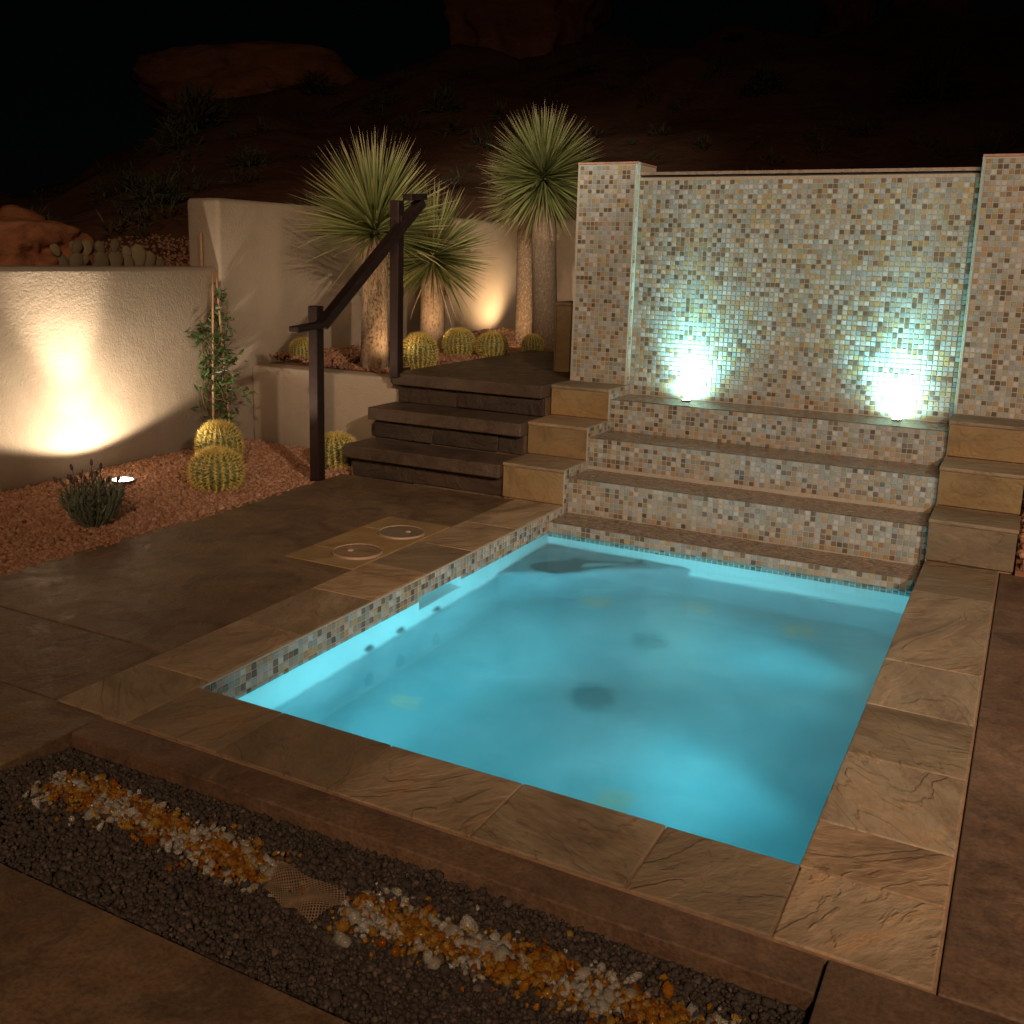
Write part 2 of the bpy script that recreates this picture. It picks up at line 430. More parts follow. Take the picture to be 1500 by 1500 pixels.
# ------------------------------------------------------------------ stone cheek blocks beside the steps
def cheek(x0, x1, label, right):
    ch = thing('stepped_cheek_wall', ((x0+x1)/2, YB[0], 0), label, 'stone blocks', 'stepped stone cheek walls')
    xi = x1 if not right else x0
    for k in range(3):
        zb = H[k-1] if k else 0
        m = MB(); m.box(x0+.004, x1-.004, YB[k]+.012, YB[3]+.25 if not right else YB[3]+.3, zb-.01, H[k]-.02); part('core', m, JOINT, ch)
        wv = random.uniform(-.003, .003)
        m = MB(); m.box(x0, x1-(.006 if not right else 0), YB[k]+wv*.5, YB[k]+.02, zb+.004, H[k]-.024)
        o = bevel(part('face_stone', m, FLAG_D if (right and k == 0) else FLAG_V, ch), .003)
        m = MB(); yb = YB[k+1]-.001
        m.box(x0-.005, x1-.003 if not right else x1+.005, YB[k]-.006, yb, H[k]-.022, H[k])
        o = bevel(part('tread_stone', m, FLAG, ch), .006)
        m = MB(); m.box(x0+.002, x1-.004, YB[k]+.001, YB[k]+.012, H[k]-.0242, H[k]-.0222); part('mortar_line', m, JOINT, ch)
    if not right:
        s = []
        for k in range(3):
            y0 = YB[k]; zt = H[k]-.003; n = int((YB[3]-y0)/TP)
            zb = H[k-1] if k else -.05
            nv = int((zt-zb)/TP+.2)
            s.append(((0, y0+.004, zt-nv*TP), Y, Z, n, nv))
        m = MB()
        for k in range(3): m.box(-.006, -.0005, YB[k]+.002, YW, (H[k-1] if k else -.2)-.01, H[k]-.004)
        part('inner_face', m, GROUT, ch)
        tiled(ch, s)
    else:
        m = MB()
        for k in range(3): m.box(x0-.0005, x0+.004, YB[k]+.002, YW, (H[k-1] if k else -.2)-.01, H[k]-.004)
        part('inner_face', m, GROUT, ch)
cheek(-CU, 0, 'stepped sandstone blocks between the mosaic steps and the dark concrete stairs', False)
cheek(W, W+.396, 'stepped sandstone blocks on the right of the mosaic steps', True)

# ------------------------------------------------------------------ pool
pool = thing('pool_basin', (1, 1.4, FLOOR), 'plaster basin of the small plunge pool with a mosaic waterline band', None, None, 'structure')
T = .0
m = MB()
def sheet(m, pts, sub=1): m.quad(*pts)
m.box(-.25, W+.25, -.2, 3.1, FLOOR-.1, FLOOR); part('floor', m, DIM_PLASTER, pool)
m = MB()
SK = (1.40, 1.785)      # skimmer mouth in the left wall
m.box(-.25, 0, -.2, SK[0], FLOOR, -.046); m.box(-.25, 0, SK[1], 3.0, FLOOR, -.046); m.box(-.25, 0, SK[0], SK[1], FLOOR, -.24)
m.box(-.25, -.16, SK[0], SK[1], -.24, -.046); m.box(-.16, 0, SK[0], SK[1], -.085, -.046)
m.box(W, W+.25, -.2, 3.0, FLOOR, -.046)
m.box(0, W, -.2, 0, FLOOR, -.046); part('wall', m, LIT_PLASTER, pool)
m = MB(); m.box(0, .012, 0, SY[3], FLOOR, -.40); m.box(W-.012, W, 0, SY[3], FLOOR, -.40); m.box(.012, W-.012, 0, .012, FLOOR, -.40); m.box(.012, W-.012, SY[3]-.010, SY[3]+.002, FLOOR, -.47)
part('dimmed_lower_wall', m, DIM_PLASTER, pool)  # darker facing below, painted fall-off of the glow under the waterline
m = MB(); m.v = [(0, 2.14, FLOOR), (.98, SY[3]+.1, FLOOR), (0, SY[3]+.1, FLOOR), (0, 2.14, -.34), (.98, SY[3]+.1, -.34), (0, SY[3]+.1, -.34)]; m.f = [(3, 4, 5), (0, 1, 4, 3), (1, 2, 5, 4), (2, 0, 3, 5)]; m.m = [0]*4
o = part('added_corner_ledge', m, DIM_PLASTER, pool)  # ledge added only to carry the painted dark shape
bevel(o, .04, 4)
m = MB(); m.box(.0, W, SY[3]+.002, SY[3]+.2, FLOOR, -.142); part('back_wall', m, LIT_PLASTER, pool)
DRAIN = plain('drain_plastic', (.012, .02, .024), .5)
for x, y, z, r in ((.87, 1.41, FLOOR, .095), (.89, 2.07, FLOOR, .085)):
    m = MB(); m.lathe([(0.001, z+.07), (r*.5, z+.066), (r*.9, z+.04), (r, z+.001)], x, y, 24); part('floor_drain', m, DRAIN, pool, True)
m = MB(); m.v = []
for i in range(25):
    pass
for y in (1.0, 1.24, 1.55):
    m = MB()
    m.tube([(0.0, y, -.35), (.012, y, -.35)], [.03, .024], 14); part('wall_jet', m, DRAIN, pool)
# flat dark shape painted in for a reflection on the water; ochre starfish inlays
def inlay(name, pts, z, mat, th=.006):
    m = MB(); n = len(pts)
    m.v = [(x, y, z+th) for x, y in pts]+[(x, y, z) for x, y in pts]
    m.f = [tuple(range(n))]+[(i, i+n, (i+1) % n+n, (i+1) % n) for i in range(n)]; m.m = [0]*(n+1)
    part(name, m, mat, pool)
def rotp(pts, c, a, s):
    return [(c[0]+s*(x*math.cos(a)-y*math.sin(a)), c[1]+s*(x*math.sin(a)+y*math.cos(a))) for x, y in pts]
reflection_outline = [(-1, -.05), (-.92, -.3), (-.6, -.46), (-.2, -.42), (.1, -.3), (.5, -.16), (.9, -.06), (1.2, -.1), (1.12, .03), (1.2, .16), (.9, .07), (.5, .16), (.1, .25), (-.05, .42), (-.2, .27), (-.6, .24), (-.9, .12)]
inlay('dark_reflection', rotp(reflection_outline, (.335, 2.535), .646, .30), -.34, plain('reflection_dark', (.03, .028, .028), .4))
inlay('reflection_pale_patch', rotp([(-.1, -.12), (.3, -.1), (.75, -.02), (.4, .05), (0, .05)], (.345, 2.535), .646, .30), -.3339, plain('reflection_pale', (.35, .5, .5), .4))
STAR = plain('ochre_tile', (.5, .3, .1), .5)
for cx, cy, z, s in ((.46, 2.42, FLOOR, .13), (.95, 2.62, FLOOR, .12), (1.49, 2.6, FLOOR, .15), (1.24, .75, FLOOR, .12), (.2, .97, FLOOR, .13)):
    pts = []
    for i in range(14):
        a = i*math.pi/7; r = (.55+.5*mnoise.noise((math.cos(a)*1.6+cx*9, math.sin(a)*1.6+cy*5, 3)))*(1 if abs(math.cos(a)) > .5 else .6)
        pts.append((r*math.cos(a), r*math.sin(a)))
    inlay('ochre_inlay', rotp(pts, (cx, cy), .3, s), z, STAR)
# waterline mosaic, left wall and the other sides
m = MB(); m.box(-.004, -.0006, -.0, SK[0], -.128, -.003); m.box(-.004, -.0006, SK[1], 2.998, -.128, -.003); m.box(-.004, -.0006, SK[0], SK[1], -.085, -.003); o = part('band_grout', m, GROUT, pool)
o.location.x += .003
nrow = 4
surf = [((.0026, .0, -.009-nrow*TP), Y, Z, 101, nrow), ((W, 0.0, -.046-3*TP), (-1, 0, 0), Z, 68, 3), ((W-.0005, 3.0, -.046-3*TP), (0, -1, 0), Z, 101, 3)]
tiled(pool, surf, 300, lambda c: c.x < .01 and ((SK[0]-.012 < c.y < SK[1]+.012 and c.z < -.085) or c.y > 2.995))
# water
def water_mat():
    t = NT('pool_water')
    tc = t.coords('Object', (1, 1.6, 1))
    h = t.math('ADD', t.noise(tc, 2.2, 3, .5, .5), t.math('MULTIPLY', t.noise(tc, 9, 3, .5), .25))
    nrm = t.bump(h, .25, .03)
    rf = t.n('BsdfRefraction'); rf.inputs['Color'].default_value = (.80, .94, .96, 1); rf.inputs['Roughness'].default_value = .24; rf.inputs['IOR'].default_value = 1.33
    gl = t.n('BsdfAnisotropic'); gl.inputs['Color'].default_value = (1, 1, 1, 1); gl.inputs['Roughness'].default_value = .17
    fr = t.n('Fresnel'); fr.inputs['IOR'].default_value = 1.33
    for q in (rf, gl, fr): t.l(nrm, q.inputs['Normal'])
    p = t.n('MixShader'); t.l(fr.outputs[0], p.inputs[0]); t.l(rf.outputs[0], p.inputs[1]); t.l(gl.outputs[0], p.inputs[2])
    tr = t.n('BsdfTransparent')
    mx = t.n('MixShader'); mx.inputs[0].default_value = .93
    t.l(tr.outputs[0], mx.inputs[1]); t.l(p.outputs[0], mx.inputs[2]); t.l(mx.outputs[0], t.out.inputs[0])
    vs = t.n('VolumePrincipled'); vs.inputs['Color'].default_value = (.55, .93, .97, 1); vs.inputs['Density'].default_value = .33
    vs.inputs['Anisotropy'].default_value = .2
    vs.inputs['Absorption Color'].default_value = (.35, .8, .9, 1)
    t.l(vs.outputs[0], t.out.inputs['Volume'])
    return t.mat
m = MB(); m.box(-.2, W+.02, -.02, SY[3]+.05, FLOOR-.05, WL)
solo('water', m, water_mat(), 'milky turquoise lit water filling the plunge pool', None, 'structure', loc=(1, 1.4, WL))
CYAN = (.17, .76, .90)
for x, y, t, e, an in ((.42, .05, (.55, 2.8, -.15), 300, 46), (1.60, .05, (1.40, 2.8, -.15), 300, 46), (.36, .2, (.5, 1.2, -.3), 7, 165), (1.70, .17, (1.5, 1.2, -.3), 9, 165),
                       (1.95, .6, (0, .65, -.12), 150, 68), (1.95, 1.75, (0, 1.75, -.12), 120, 68)):
    lamp('pool_lamp', 'SPOT', (x, y, -.36), t, e, CYAN, .10, an, 1.0)

# ------------------------------------------------------------------ coping stones
cop = thing('pool_coping', (1, 1.3, 0), 'flagstone coping laid round the plunge pool', None, None, 'structure')
def slab(parent, name, x0, x1, y0, y1, mat, z=0, th=.045, g=.004, bev=.004):
    m = MB(); dz = random.uniform(-.0015, .0015)
    c = ((x0+x1)/2, (y0+y1)/2, z)
    m.box(x0+g/2-c[0], x1-g/2-c[0], y0+g/2-c[1], y1-g/2-c[1], -th, dz)
    # a little out of square and out of level
    m.v = [(a+random.uniform(-.001, .001), b+random.uniform(-.001, .001), d+(random.uniform(-.0012, .0012) if d > -.01 else 0)) for a, b, d in m.v]
    me = m.mesh(name, mat); o = put(name, me, parent, Vector(c)-parent.location)
    return bevel(o, bev)
fx = [0, .37, .79, 1.235, 1.655, W]
for a, b in zip(fx, fx[1:]): slab(cop, 'coping_stone', a, b, -CF, 0.004, random.choice([FLAG, FLAG, FLAG_D]))
slab(cop, 'coping_stone', -CL, 0, -CF, .06, FLAG)
slab(cop, 'coping_stone', W, W+CR, -CF, 0, FLAG)
for a, b, mt in zip([.06, .56, 1.03, 1.47, 1.90, 2.38], [.56, 1.03, 1.47, 1.90, 2.38, L+.01], [FLAG, FLAG, FLAG, FLAG_D, FLAG, FLAG]): slab(cop, 'coping_stone', -CL, -.002, a, b, mt)
for a, b, mt in zip([0, .24, .675, 1.077, 1.528, 2.46], [.24, .675, 1.077, 1.528, 2.46, L+.01], [FLAG, FLAG, FLAG, FLAG, FLAG, FLAG_D]): slab(cop, 'coping_stone', W-.004, W+CR, a, b, mt)
m = MB()
m.box(-CL-.004, W+CR+.004, -CF-.002, -.012, -.05, -.006); m.box(-CL-.004, -.012, -.012, L, -.05, -.006); m.box(W+.012, W+CR+.004, -.012, L, -.05, -.006)
part('mortar_bed', m, JOINT, cop)
# skimmer surround
sur = thing('skimmer_surround', (-.52, 1.78, 0), 'small square of tan flagstones set in the dark deck around two round lids', None, None, 'structure')
for x0, x1, y0, y1 in ((-.735, -CL-.004, 1.335, 1.56), (-.735, -CL-.004, 1.56, 1.98), (-.735, -CL-.004, 1.98, 2.235)):
    slab(sur, 'paving_stone', x0, x1, y0, y1, FLAG_V, z=.001, th=.02)
def lid(x, y, label, a):
    t = thing('skimmer_lid', (x, y, .003), label, 'lid', 'round skimmer lids')
    m = MB(); m.lathe([(.001, .0065), (.112, .0065), (.115, .004), (.115, 0)], 0, 0, 40)
    put('disc', m.mesh('disc', FLAG_D), t)
    m = MB(); m.lathe([(.118, 0), (.1185, .0075), (.120, .0085), (.1225, .0085), (.124, .006), (.124, -.004)], 0, 0, 40)
    put('rim', m.mesh('rim', plain('lid_rim', (.34, .23, .16), .5), True), t)
    m = MB(); m.lathe([(.001, .0085), (.013, .0085), (.015, .0068)], -.035*math.cos(a), -.035*math.sin(a), 16)
    put('finger_hole', m.mesh('finger_hole', plain('lid_plug', (.75, .5, .4), .5)), t)
lid(-.465, 1.565, 'round stone skimmer lid, the nearer of two', .4)
lid(-.475, 1.975, 'round stone skimmer lid, the farther one toward the stairs', 3.6)

# ------------------------------------------------------------------ concrete deck
deck = thing('concrete_deck', (0, 0, -.006), 'dark stained concrete deck around the pool', None, None, 'structure')
DZ = -.005
def panel(x0, x1, y0, y1, mat=CONC, z=DZ): slab(deck, 'deck_panel', x0, x1, y0, y1, mat, z, .14, .007, .004)
panel(-1.62, -CL-.002, .175, 2.99)
panel(-1.62, -CL-.002, -.30, .175)
panel(-1.62, -.10, -1.9, -.30)
panel(-.10, 2.12, -.435, -CF-.003, CONC_R)
panel(2.12, 2.62, -1.9, -CF-.003, CONC_R)
panel(W+CR+.004, 4.2, -CF-.003, 2.99, CONC_R)
panel(2.62, 4.2, -1.9, -CF-.003, CONC_R)
panel(-.10, 2.12, -1.9, -.965, CONC)
panel(-1.62, 4.2, -5.5, -1.9, CONC)
panel(-4.6, -1.62, -5.5, -1.6, CONC)

# ------------------------------------------------------------------ stones scattered as real geometry
_t = (1+5**.5)/2
ICO = np.array([(-1, _t, 0), (1, _t, 0), (-1, -_t, 0), (1, -_t, 0), (0, -1, _t), (0, 1, _t), (0, -1, -_t), (0, 1, -_t), (_t, 0, -1), (_t, 0, 1), (-_t, 0, -1), (-_t, 0, 1)])/math.sqrt(1+_t*_t)
ICOF = np.array([(0, 11, 5), (0, 5, 1), (0, 1, 7), (0, 7, 10), (0, 10, 11), (1, 5, 9), (5, 11, 4), (11, 10, 2), (10, 7, 6), (7, 1, 8), (3, 9, 4), (3, 4, 2), (3, 2, 6), (3, 6, 8), (3, 8, 9), (4, 9, 5), (2, 4, 11), (6, 2, 10), (8, 6, 7), (9, 8, 1)])
def stones_mesh(name, P, S, mats, mi=None, flat=.75, jag=.28):
    N = len(P)
    q = rng.normal(size=(N, 4)); q /= np.linalg.norm(q, axis=1)[:, None]
    a, b, c, d = q.T
    R = np.stack([1-2*(c*c+d*d), 2*(b*c-a*d), 2*(b*d+a*c), 2*(b*c+a*d), 1-2*(b*b+d*d), 2*(c*d-a*b), 2*(b*d-a*c), 2*(c*d+a*b), 1-2*(b*b+c*c)], 1).reshape(N, 3, 3)
    V = ICO[None]*(1+rng.uniform(-jag, jag, (N, 12, 1)))*rng.uniform(flat, 1.15, (N, 1, 3))
    V = np.einsum('nij,nkj->nki', R, V)*S[:, None, None]+P[:, None, :]
    F = (ICOF[None]+(np.arange(N)*12)[:, None, None]).reshape(-1, 3)
    me = bpy.data.meshes.new(name)
    me.vertices.add(N*12); me.vertices.foreach_set('co', V.reshape(-1).astype(np.float32))
    me.loops.add(len(F)*3); me.loops.foreach_set('vertex_index', F.reshape(-1).astype(np.int32))
    me.polygons.add(len(F)); me.polygons.foreach_set('loop_start', (np.arange(len(F))*3).astype(np.int32))
    for mt in mats: me.materials.append(mt)
    if mi is not None: me.polygons.foreach_set('material_index', np.repeat(mi, 20).astype(np.int32))
    me.update(calc_edges=True)
    return me

# fire bed of lava rock with a band of crushed glass
BX0, BX1, BY0, BY1 = -.095, 2.112, -.962, -.44
bed = thing('lava_bed', (1, -.7, -.06), 'sunken strip of black lava rock with a band of amber and clear crushed glass', None, None, 'structure')
m = MB(); m.box(BX0-.02, BX1+.02, BY0-.02, BY1+.02, -.14, -.052); part('bed_base', m, plain('bed_soil', (.03, .022, .018), .95), bed)
def heap(x, y):
    return -.046+.012*np.sin(x*3.1+1)*np.cos(y*9)+.010*np.exp(-((y+.645)/.09)**2)
N = 24000
px = rng.uniform(BX0+.005, BX1-.005, N); py = rng.uniform(BY0+.005, BY1-.005, N)
ss = np.clip(rng.lognormal(math.log(.0058), .36, N), .003, .019)
pz = heap(px, py)+rng.uniform(-.004, .010, N)
LP = np.stack([px, py, pz], 1)
dist = np.linalg.norm(LP-np.array(CAM), axis=1); key = ss/dist; order = np.argsort(-key)
_lv = []
for k in range(8):
    _lv.append(stones_mesh('lava_rock', np.zeros((1, 3)), np.ones(1), [LAVA]))
def individuals(name, P, S, meshes, parent):
    for p, s in zip(P, S):
        o = bpy.data.objects.new(name, meshes[random.randrange(len(meshes))]); C.objects.link(o); o.parent = parent
        o.location = Vector(p)-parent.location; o.scale = (s, s, s)
        o.rotation_euler = (random.uniform(0, 6), random.uniform(0, 6), random.uniform(0, 6))
individuals('lava_rock', LP[order[:300]], ss[order[:300]], _lv, bed)
rest = order[300:]
o = put('lava_gravel', stones_mesh('lava_gravel', LP[rest]-np.array(bed.location), ss[rest], [LAVA]), bed); tag(o, kind='stuff')
# glass band, with a gap where the mesh scrap lies
def band(N):
    x = rng.uniform(.05, 2.06, N)
    y = -.645+.012*np.sin(x*5)+rng.normal(0, .037, N)
    keep = (np.abs(x-.99) > .125+rng.normal(0, .02, N)) | (rng.uniform(size=N) < .02)
    keep &= (rng.uniform(size=N) < np.clip((x-.05)/.06, 0, 1))
    return x[keep], y[keep]
gx, gy = band(4800)
gs = np.clip(rng.lognormal(math.log(.0076), .36, len(gx)), .0035, .02)
gz = heap(gx, gy)+.006+rng.uniform(0, .012, len(gx))
clear = (np.sin(gx*23)+np.sin(gy*60+gx*9)+rng.normal(0, 1.1, len(gx))) > .75
gs = np.where(clear, gs*1.12, gs)
GP = np.stack([gx, gy, gz], 1)
dist = np.linalg.norm(GP-np.array(CAM), axis=1); order = np.argsort(-gs/dist)
_ga = [stones_mesh('glass_chunk', np.zeros((1, 3)), np.ones(1), [AMBER], jag=.45, flat=.55) for k in range(6)]
_gc = [stones_mesh('glass_chunk', np.zeros((1, 3)), np.ones(1), [CLEAR], jag=.45, flat=.55) for k in range(6)]
for i in order[:300]:
    individuals('glass_chunk', GP[i:i+1], gs[i:i+1], _gc if clear[i] else _ga, bed)
rest = order[300:]
o = put('glass_gravel', stones_mesh('glass_gravel', GP[rest]-np.array(bed.location), gs[rest], [AMBER, CLEAR], clear[rest].astype(int), jag=.45, flat=.55), bed); tag(o, kind='stuff')
# crumpled scrap of expanded metal mesh
m = MB(); nu, nv = 42, 22
def mp(i, j):
    u, v = i/nu, j/nv
    x = .875+.225*u+.035*v*(1-u)-.04*v*u; y = -.615-.105*v-.015*u
    z = heap(x, y)+.024+.010*math.sin(u*9+1)*(.6+.4*v)+.005*math.sin(v*7+u*4)
    return Vector((x, y, z))
for i in range(0, nu+1):
    for j in range(0, nv+1):
        if (i+j) % 2: continue
        for dj in (1, -1):
            if i+1 <= nu and 0 <= j+dj <= nv:
                a, b = mp(i, j), mp(i+1, j+dj); d = (b-a).normalized(); s = d.cross(Vector((0, 0, 1))).normalized()*.0012; up = Vector((0, 0, .0016))
                m.quad(a-s, b-s, b+s, a+s); m.quad(a-s-up, a-s, b-s, b-s-up); m.quad(a+s, a+s-up, b+s-up, b+s); m.quad(a-s-up, b-s-up, b+s-up, a+s-up)
solo('metal_mesh_scrap', m, metal('bronze_mesh', (.24, .165, .105), .5, .2), 'crumpled scrap of brown metal mesh lying in the lava rock', 'metal mesh', loc=(1.02, -.73, -.03))

# ------------------------------------------------------------------ red gravel garden strip by the low wall
XW = -2.95
gb = MB(); gb.box(XW-.05, -1.62, -1.6, 3.6, -.2, -.022)
solo('gravel_bed_soil', gb, plain('red_soil', (.2, .085, .045), .95, .3, 30), 'red soil under the gravel strip beside the deck', None, 'structure', loc=(-2.2, 1, -.02))
def edge(y): return -1.56-.03*np.clip(y-1.2, 0, 2)-.015*np.sin(y*2.3)
N = 26000
gy_ = rng.uniform(-.6, 3.58, N); gx_ = XW+.005+(edge(gy_)-XW-.005)*rng.uniform(0, 1, N)
gz_ = -.016+.02*np.exp(-((gx_-XW)/.35)**2)+.012*np.sin(gx_*4)*np.sin(gy_*3)+rng.uniform(-.004, .006, N)
P = np.stack([gx_, gy_, gz_], 1); S = np.clip(rng.lognormal(math.log(.0115), .3, N), .006, .022)
o = put('red_gravel', stones_mesh('red_gravel', P, S, [REDGRAVEL])); tag(o, 'crushed red gravel covering the strip between deck and low wall', None, None, 'stuff')

# ------------------------------------------------------------------ stucco walls
def wallbox(name, x0, x1, y0, y1, z0, z1, label, r=.035):
    bm = bmesh.new(); bmesh.ops.create_cube(bm, size=1)
    for v in bm.verts:
        v.co = Vector(((x0+x1)/2+v.co.x*(x1-x0), (y0+y1)/2+v.co.y*(y1-y0), (z0+z1)/2+v.co.z*(z1-z0)))
    bmesh.ops.bevel(bm, geom=[e for e in bm.edges if max(v.co.z for v in e.verts) > z1-1e-4], offset=r, segments=4, affect='EDGES', profile=.5)
    loc = Vector(((x0+x1)/2, (y0+y1)/2, z0))
    for v in bm.verts: v.co -= loc
    me = bpy.data.meshes.new(name); bm.to_mesh(me); bm.free(); me.materials.append(STUCCO)
    me.polygons.foreach_set('use_smooth', [True]*len(me.polygons))
    o = put(name, me, None, loc); return tag(o, label, 'wall')
wallbox('stucco_wall', XW-.3, XW, -4, 3.3, -.3, 1.32, 'low tan stucco garden wall washed by the ground light')
wallbox('stucco_wall', XW-.31, XW+.004, 3.302, 8.3, -.3, 1.81, 'tall tan stucco wall beyond the low wall, with plant shadows')
wallbox('stucco_wall', XW-.3, 4.5, 8.302, 8.6, -.3, 1.86, 'back stucco wall behind the twin yucca trunks')
wallbox('planter_wall', XW+.006, -1.585, 3.62, 3.82, -.3, .575, 'low stucco planter wall left of the concrete stairs', .02)

# ------------------------------------------------------------------ concrete stairs with stone risers
stairs = thing('concrete_stairs', (-1, 2.95, 0), 'three dark concrete slab stairs with recessed stone risers', 'stairs')
NY = (2.955, 3.235, 3.525); NZ = (.205, .42, .63)
for i in range(3):
    y1 = NY[i+1]+.05 if i < 2 else 5.75
    c = Vector((-1, NY[i], NZ[i]))
    m = MB(); m.box(-1.585+.0*i, -CU-.008, NY[i], y1, NZ[i]-.085, NZ[i])
    bevel(part('step_slab', m, CONC_SHADE, stairs), .008, 2)
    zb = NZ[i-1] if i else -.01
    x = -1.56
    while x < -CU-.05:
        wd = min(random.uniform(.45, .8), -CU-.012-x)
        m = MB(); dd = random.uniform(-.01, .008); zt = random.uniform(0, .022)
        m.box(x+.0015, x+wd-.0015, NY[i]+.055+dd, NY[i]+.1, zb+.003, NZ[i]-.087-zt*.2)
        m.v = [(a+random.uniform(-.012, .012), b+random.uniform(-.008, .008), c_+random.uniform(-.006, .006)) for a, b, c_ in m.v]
        bevel(part('riser_stone', m, FLAG_SHADE, stairs), .006, 2)
        x += wd
    m = MB(); m.box(-1.57, -CU-.01, NY[i]+.075, y1-.02, zb-.02, NZ[i]-.087); part('core', m, CONC, stairs)
# stone plinth behind the left pillar
pl = thing('stone_plinth', (-.52, 4.5, .63), 'dark stone clad plinth tucked behind the left mosaic pillar', 'plinth')
m = MB(); m.box(-.69, -.02, 4.33, 5.0, .6, 1.11); part('core', m, JOINT, pl)
m = MB(); m.box(-.70, -.38, 4.318, 4.33, .634, 1.11); bevel(part('face_stone', m, FLAG_V, pl), .003)
m = MB(); m.box(-.705, -.69, 4.318, 5.0, .634, 1.11); bevel(part('face_stone', m, FLAG_V, pl), .003)
m = MB(); m.box(-.71, -.02, 4.31, 5.0, 1.112, 1.135); bevel(part('cap_stone', m, FLAG, pl), .005)

# ------------------------------------------------------------------ handrail
hr = thing('handrail', (-1.6, 2.76, 0), 'dark rusted steel stair handrail on two square posts', 'handrail')
m = MB(); m.box(-1.675, -1.605, 2.72, 2.79, -.03, 1.115); bevel(part('post', m, STEEL, hr), .004)
m = MB(); m.box(-1.585, -1.515, 3.495, 3.565, .60, 1.80); bevel(part('post', m, STEEL, hr), .004)
def bar(m, a, b, wv, th):
    a, b = Vector(a), Vector(b); d = (b-a).normalized(); s = Vector((1, 0, 0))*wv; n = s.cross(d).normalized()*th
    if n.z < 0: n = -n
    p = [a-s-n, a+s-n, a+s+n, a-s+n, b-s-n, b+s-n, b+s+n, b-s+n]
    k = len(m.v); m.v += [tuple(q) for q in p]
    for f in ((0, 1, 2, 3), (7, 6, 5, 4), (0, 4, 5, 1), (1, 5, 6, 2), (2, 6, 7, 3), (3, 7, 4, 0)): m.f.append(tuple(k+i for i in f)); m.m.append(0)
m = MB(); xr = -1.575
bar(m, (xr, 2.455, .985), (xr, 2.74, 1.005), .036, .018)
bar(m, (xr, 2.725, .995), (xr+.085, 3.735, 1.80), .036, .03)
bar(m, (xr+.085, 3.56, 1.822), (xr+.085, 3.765, 1.838), .036, .022)
bevel(part('rail', m, STEEL, hr), .004)
m = MB(); m.box(-1.52, -1.495, 3.51, 3.55, 1.60, 1.70); part('bracket', m, STEEL, hr)

# ------------------------------------------------------------------ planter and terrain
m = MB(); m.box(XW, -1.585, 3.82, 8.3, .2, .575); m.box(-1.585, 4.4, 5.75, 8.3, .2, .58); m.box(-.4, 4.4, 4.4, 5.75, .2, .575)
solo('planter_soil', m, plain('planter_red_soil', (.2, .085, .045), .95, .3, 30), 'red soil of the raised yucca planter', None, 'structure', loc=(-2, 5, .5))
N = 9000
a = rng.uniform(XW+.01, -1.55, N); b = rng.uniform(3.83, 7.8, N)
k = rng.uniform(size=N) < .25; a = np.where(k, rng.uniform(-1.9, -.4, N), a); b = np.where(k, rng.uniform(5.76, 8.2, N), b)
edge_ok = ~((a > -1.59) & (b < 5.76)); a, b = a[edge_ok], b[edge_ok]
P = np.stack([a, b, .582+.05*np.exp(-((a-XW)/.4)**2)+rng.uniform(-.004, .01, len(a))], 1); S = np.clip(rng.lognormal(math.log(.012), .3, len(a)), .006, .025)
o = put('planter_gravel', stones_mesh('planter_gravel', P, S, [REDGRAVEL])); tag(o, 'red gravel mulch around the yucca trunks', None, None, 'stuff')

AZPX = [(-40, 300), (0, 330), (120, 300), (250, 215), (330, 190), (480, 160), (560, 140), (640, 122), (760, 112), (880, 92), (1000, 82), (1100, 80), (1250, 78), (1400, 62), (1600, 60)]
FPX, CX0 = 1478.06, 724.07
az_t = [YAW - math.atan((p-CX0)/FPX) for p, _ in AZPX][::-1]      # ridge height against compass bearing
el_t = [(370-h)/FPX for _, h in AZPX][::-1]
def terr(x, y):
    dx, dy = x-CAM.x, y-CAM.y; r = math.hypot(dx, dy); az = math.atan2(-dx, dy)
    e = float(np.interp(az, az_t, el_t))
    base = 1.24+.035*max(0, -3.2-x)
    rid = CAM.z+30*e
    s = min(1, max(0, (r-8.5)/21.5)); s = s*s*(3-2*s)*.55+s*.45
    z = base+(rid-base)*s
    amp = .04+.75*min(1, max(0, (r-9)/20))
    z += amp*(mnoise.fractal((x*.35, y*.35, 2), 1, 2, 5)-.1)
    if r > 31: z -= (r-31)*.12
    return z
xs = sorted(set([round(v, 3) for v in list(np.arange(-60, -14, 1.2))+list(np.arange(-14, -3.2, .22))+[-3.16, -3.1, -3.04, -3.0]+list(np.arange(-2.6, 8, .5))+list(np.arange(8, 40, 1.5))]))
ys = sorted(set([round(v, 3) for v in list(np.arange(-20, 0, 1.0))+list(np.arange(0, 8, .22))+[8.4, 8.45, 8.5]+list(np.arange(8.8, 30, .35))+list(np.arange(30, 70, 2))]))
m = MB()
for x in xs:
    for y in ys:
        inside = x > -3.12 and y < 8.44
        z = -1.25 if inside else terr(x, y)
        if x > 5 and not inside: z = z if y > 8 else -1.25
        m.v.append((x, y, z))
ny = len(ys)
for i in range(len(xs)-1):
    for j in range(ny-1):
        q = i*ny+j; m.f.append((q, q+ny, q+ny+1, q+1)); m.m.append(0)
HILL = sandstone('desert_ground', ((.10, .042, .023), (.19, .085, .045), (.26, .13, .075)))
solo('hillside', m, HILL, 'dark red desert hillside rising behind the garden', None, 'structure', smooth=True)
N = 5000
a = -3.2-rng.uniform(0, 1, N)**1.5*3.2; b = rng.uniform(1.2, 5.5, N)
P = np.array([(u, v, terr(u, v)+.004) for u, v in zip(a, b)]); S = np.clip(rng.lognormal(math.log(.013), .3, N), .006, .03)
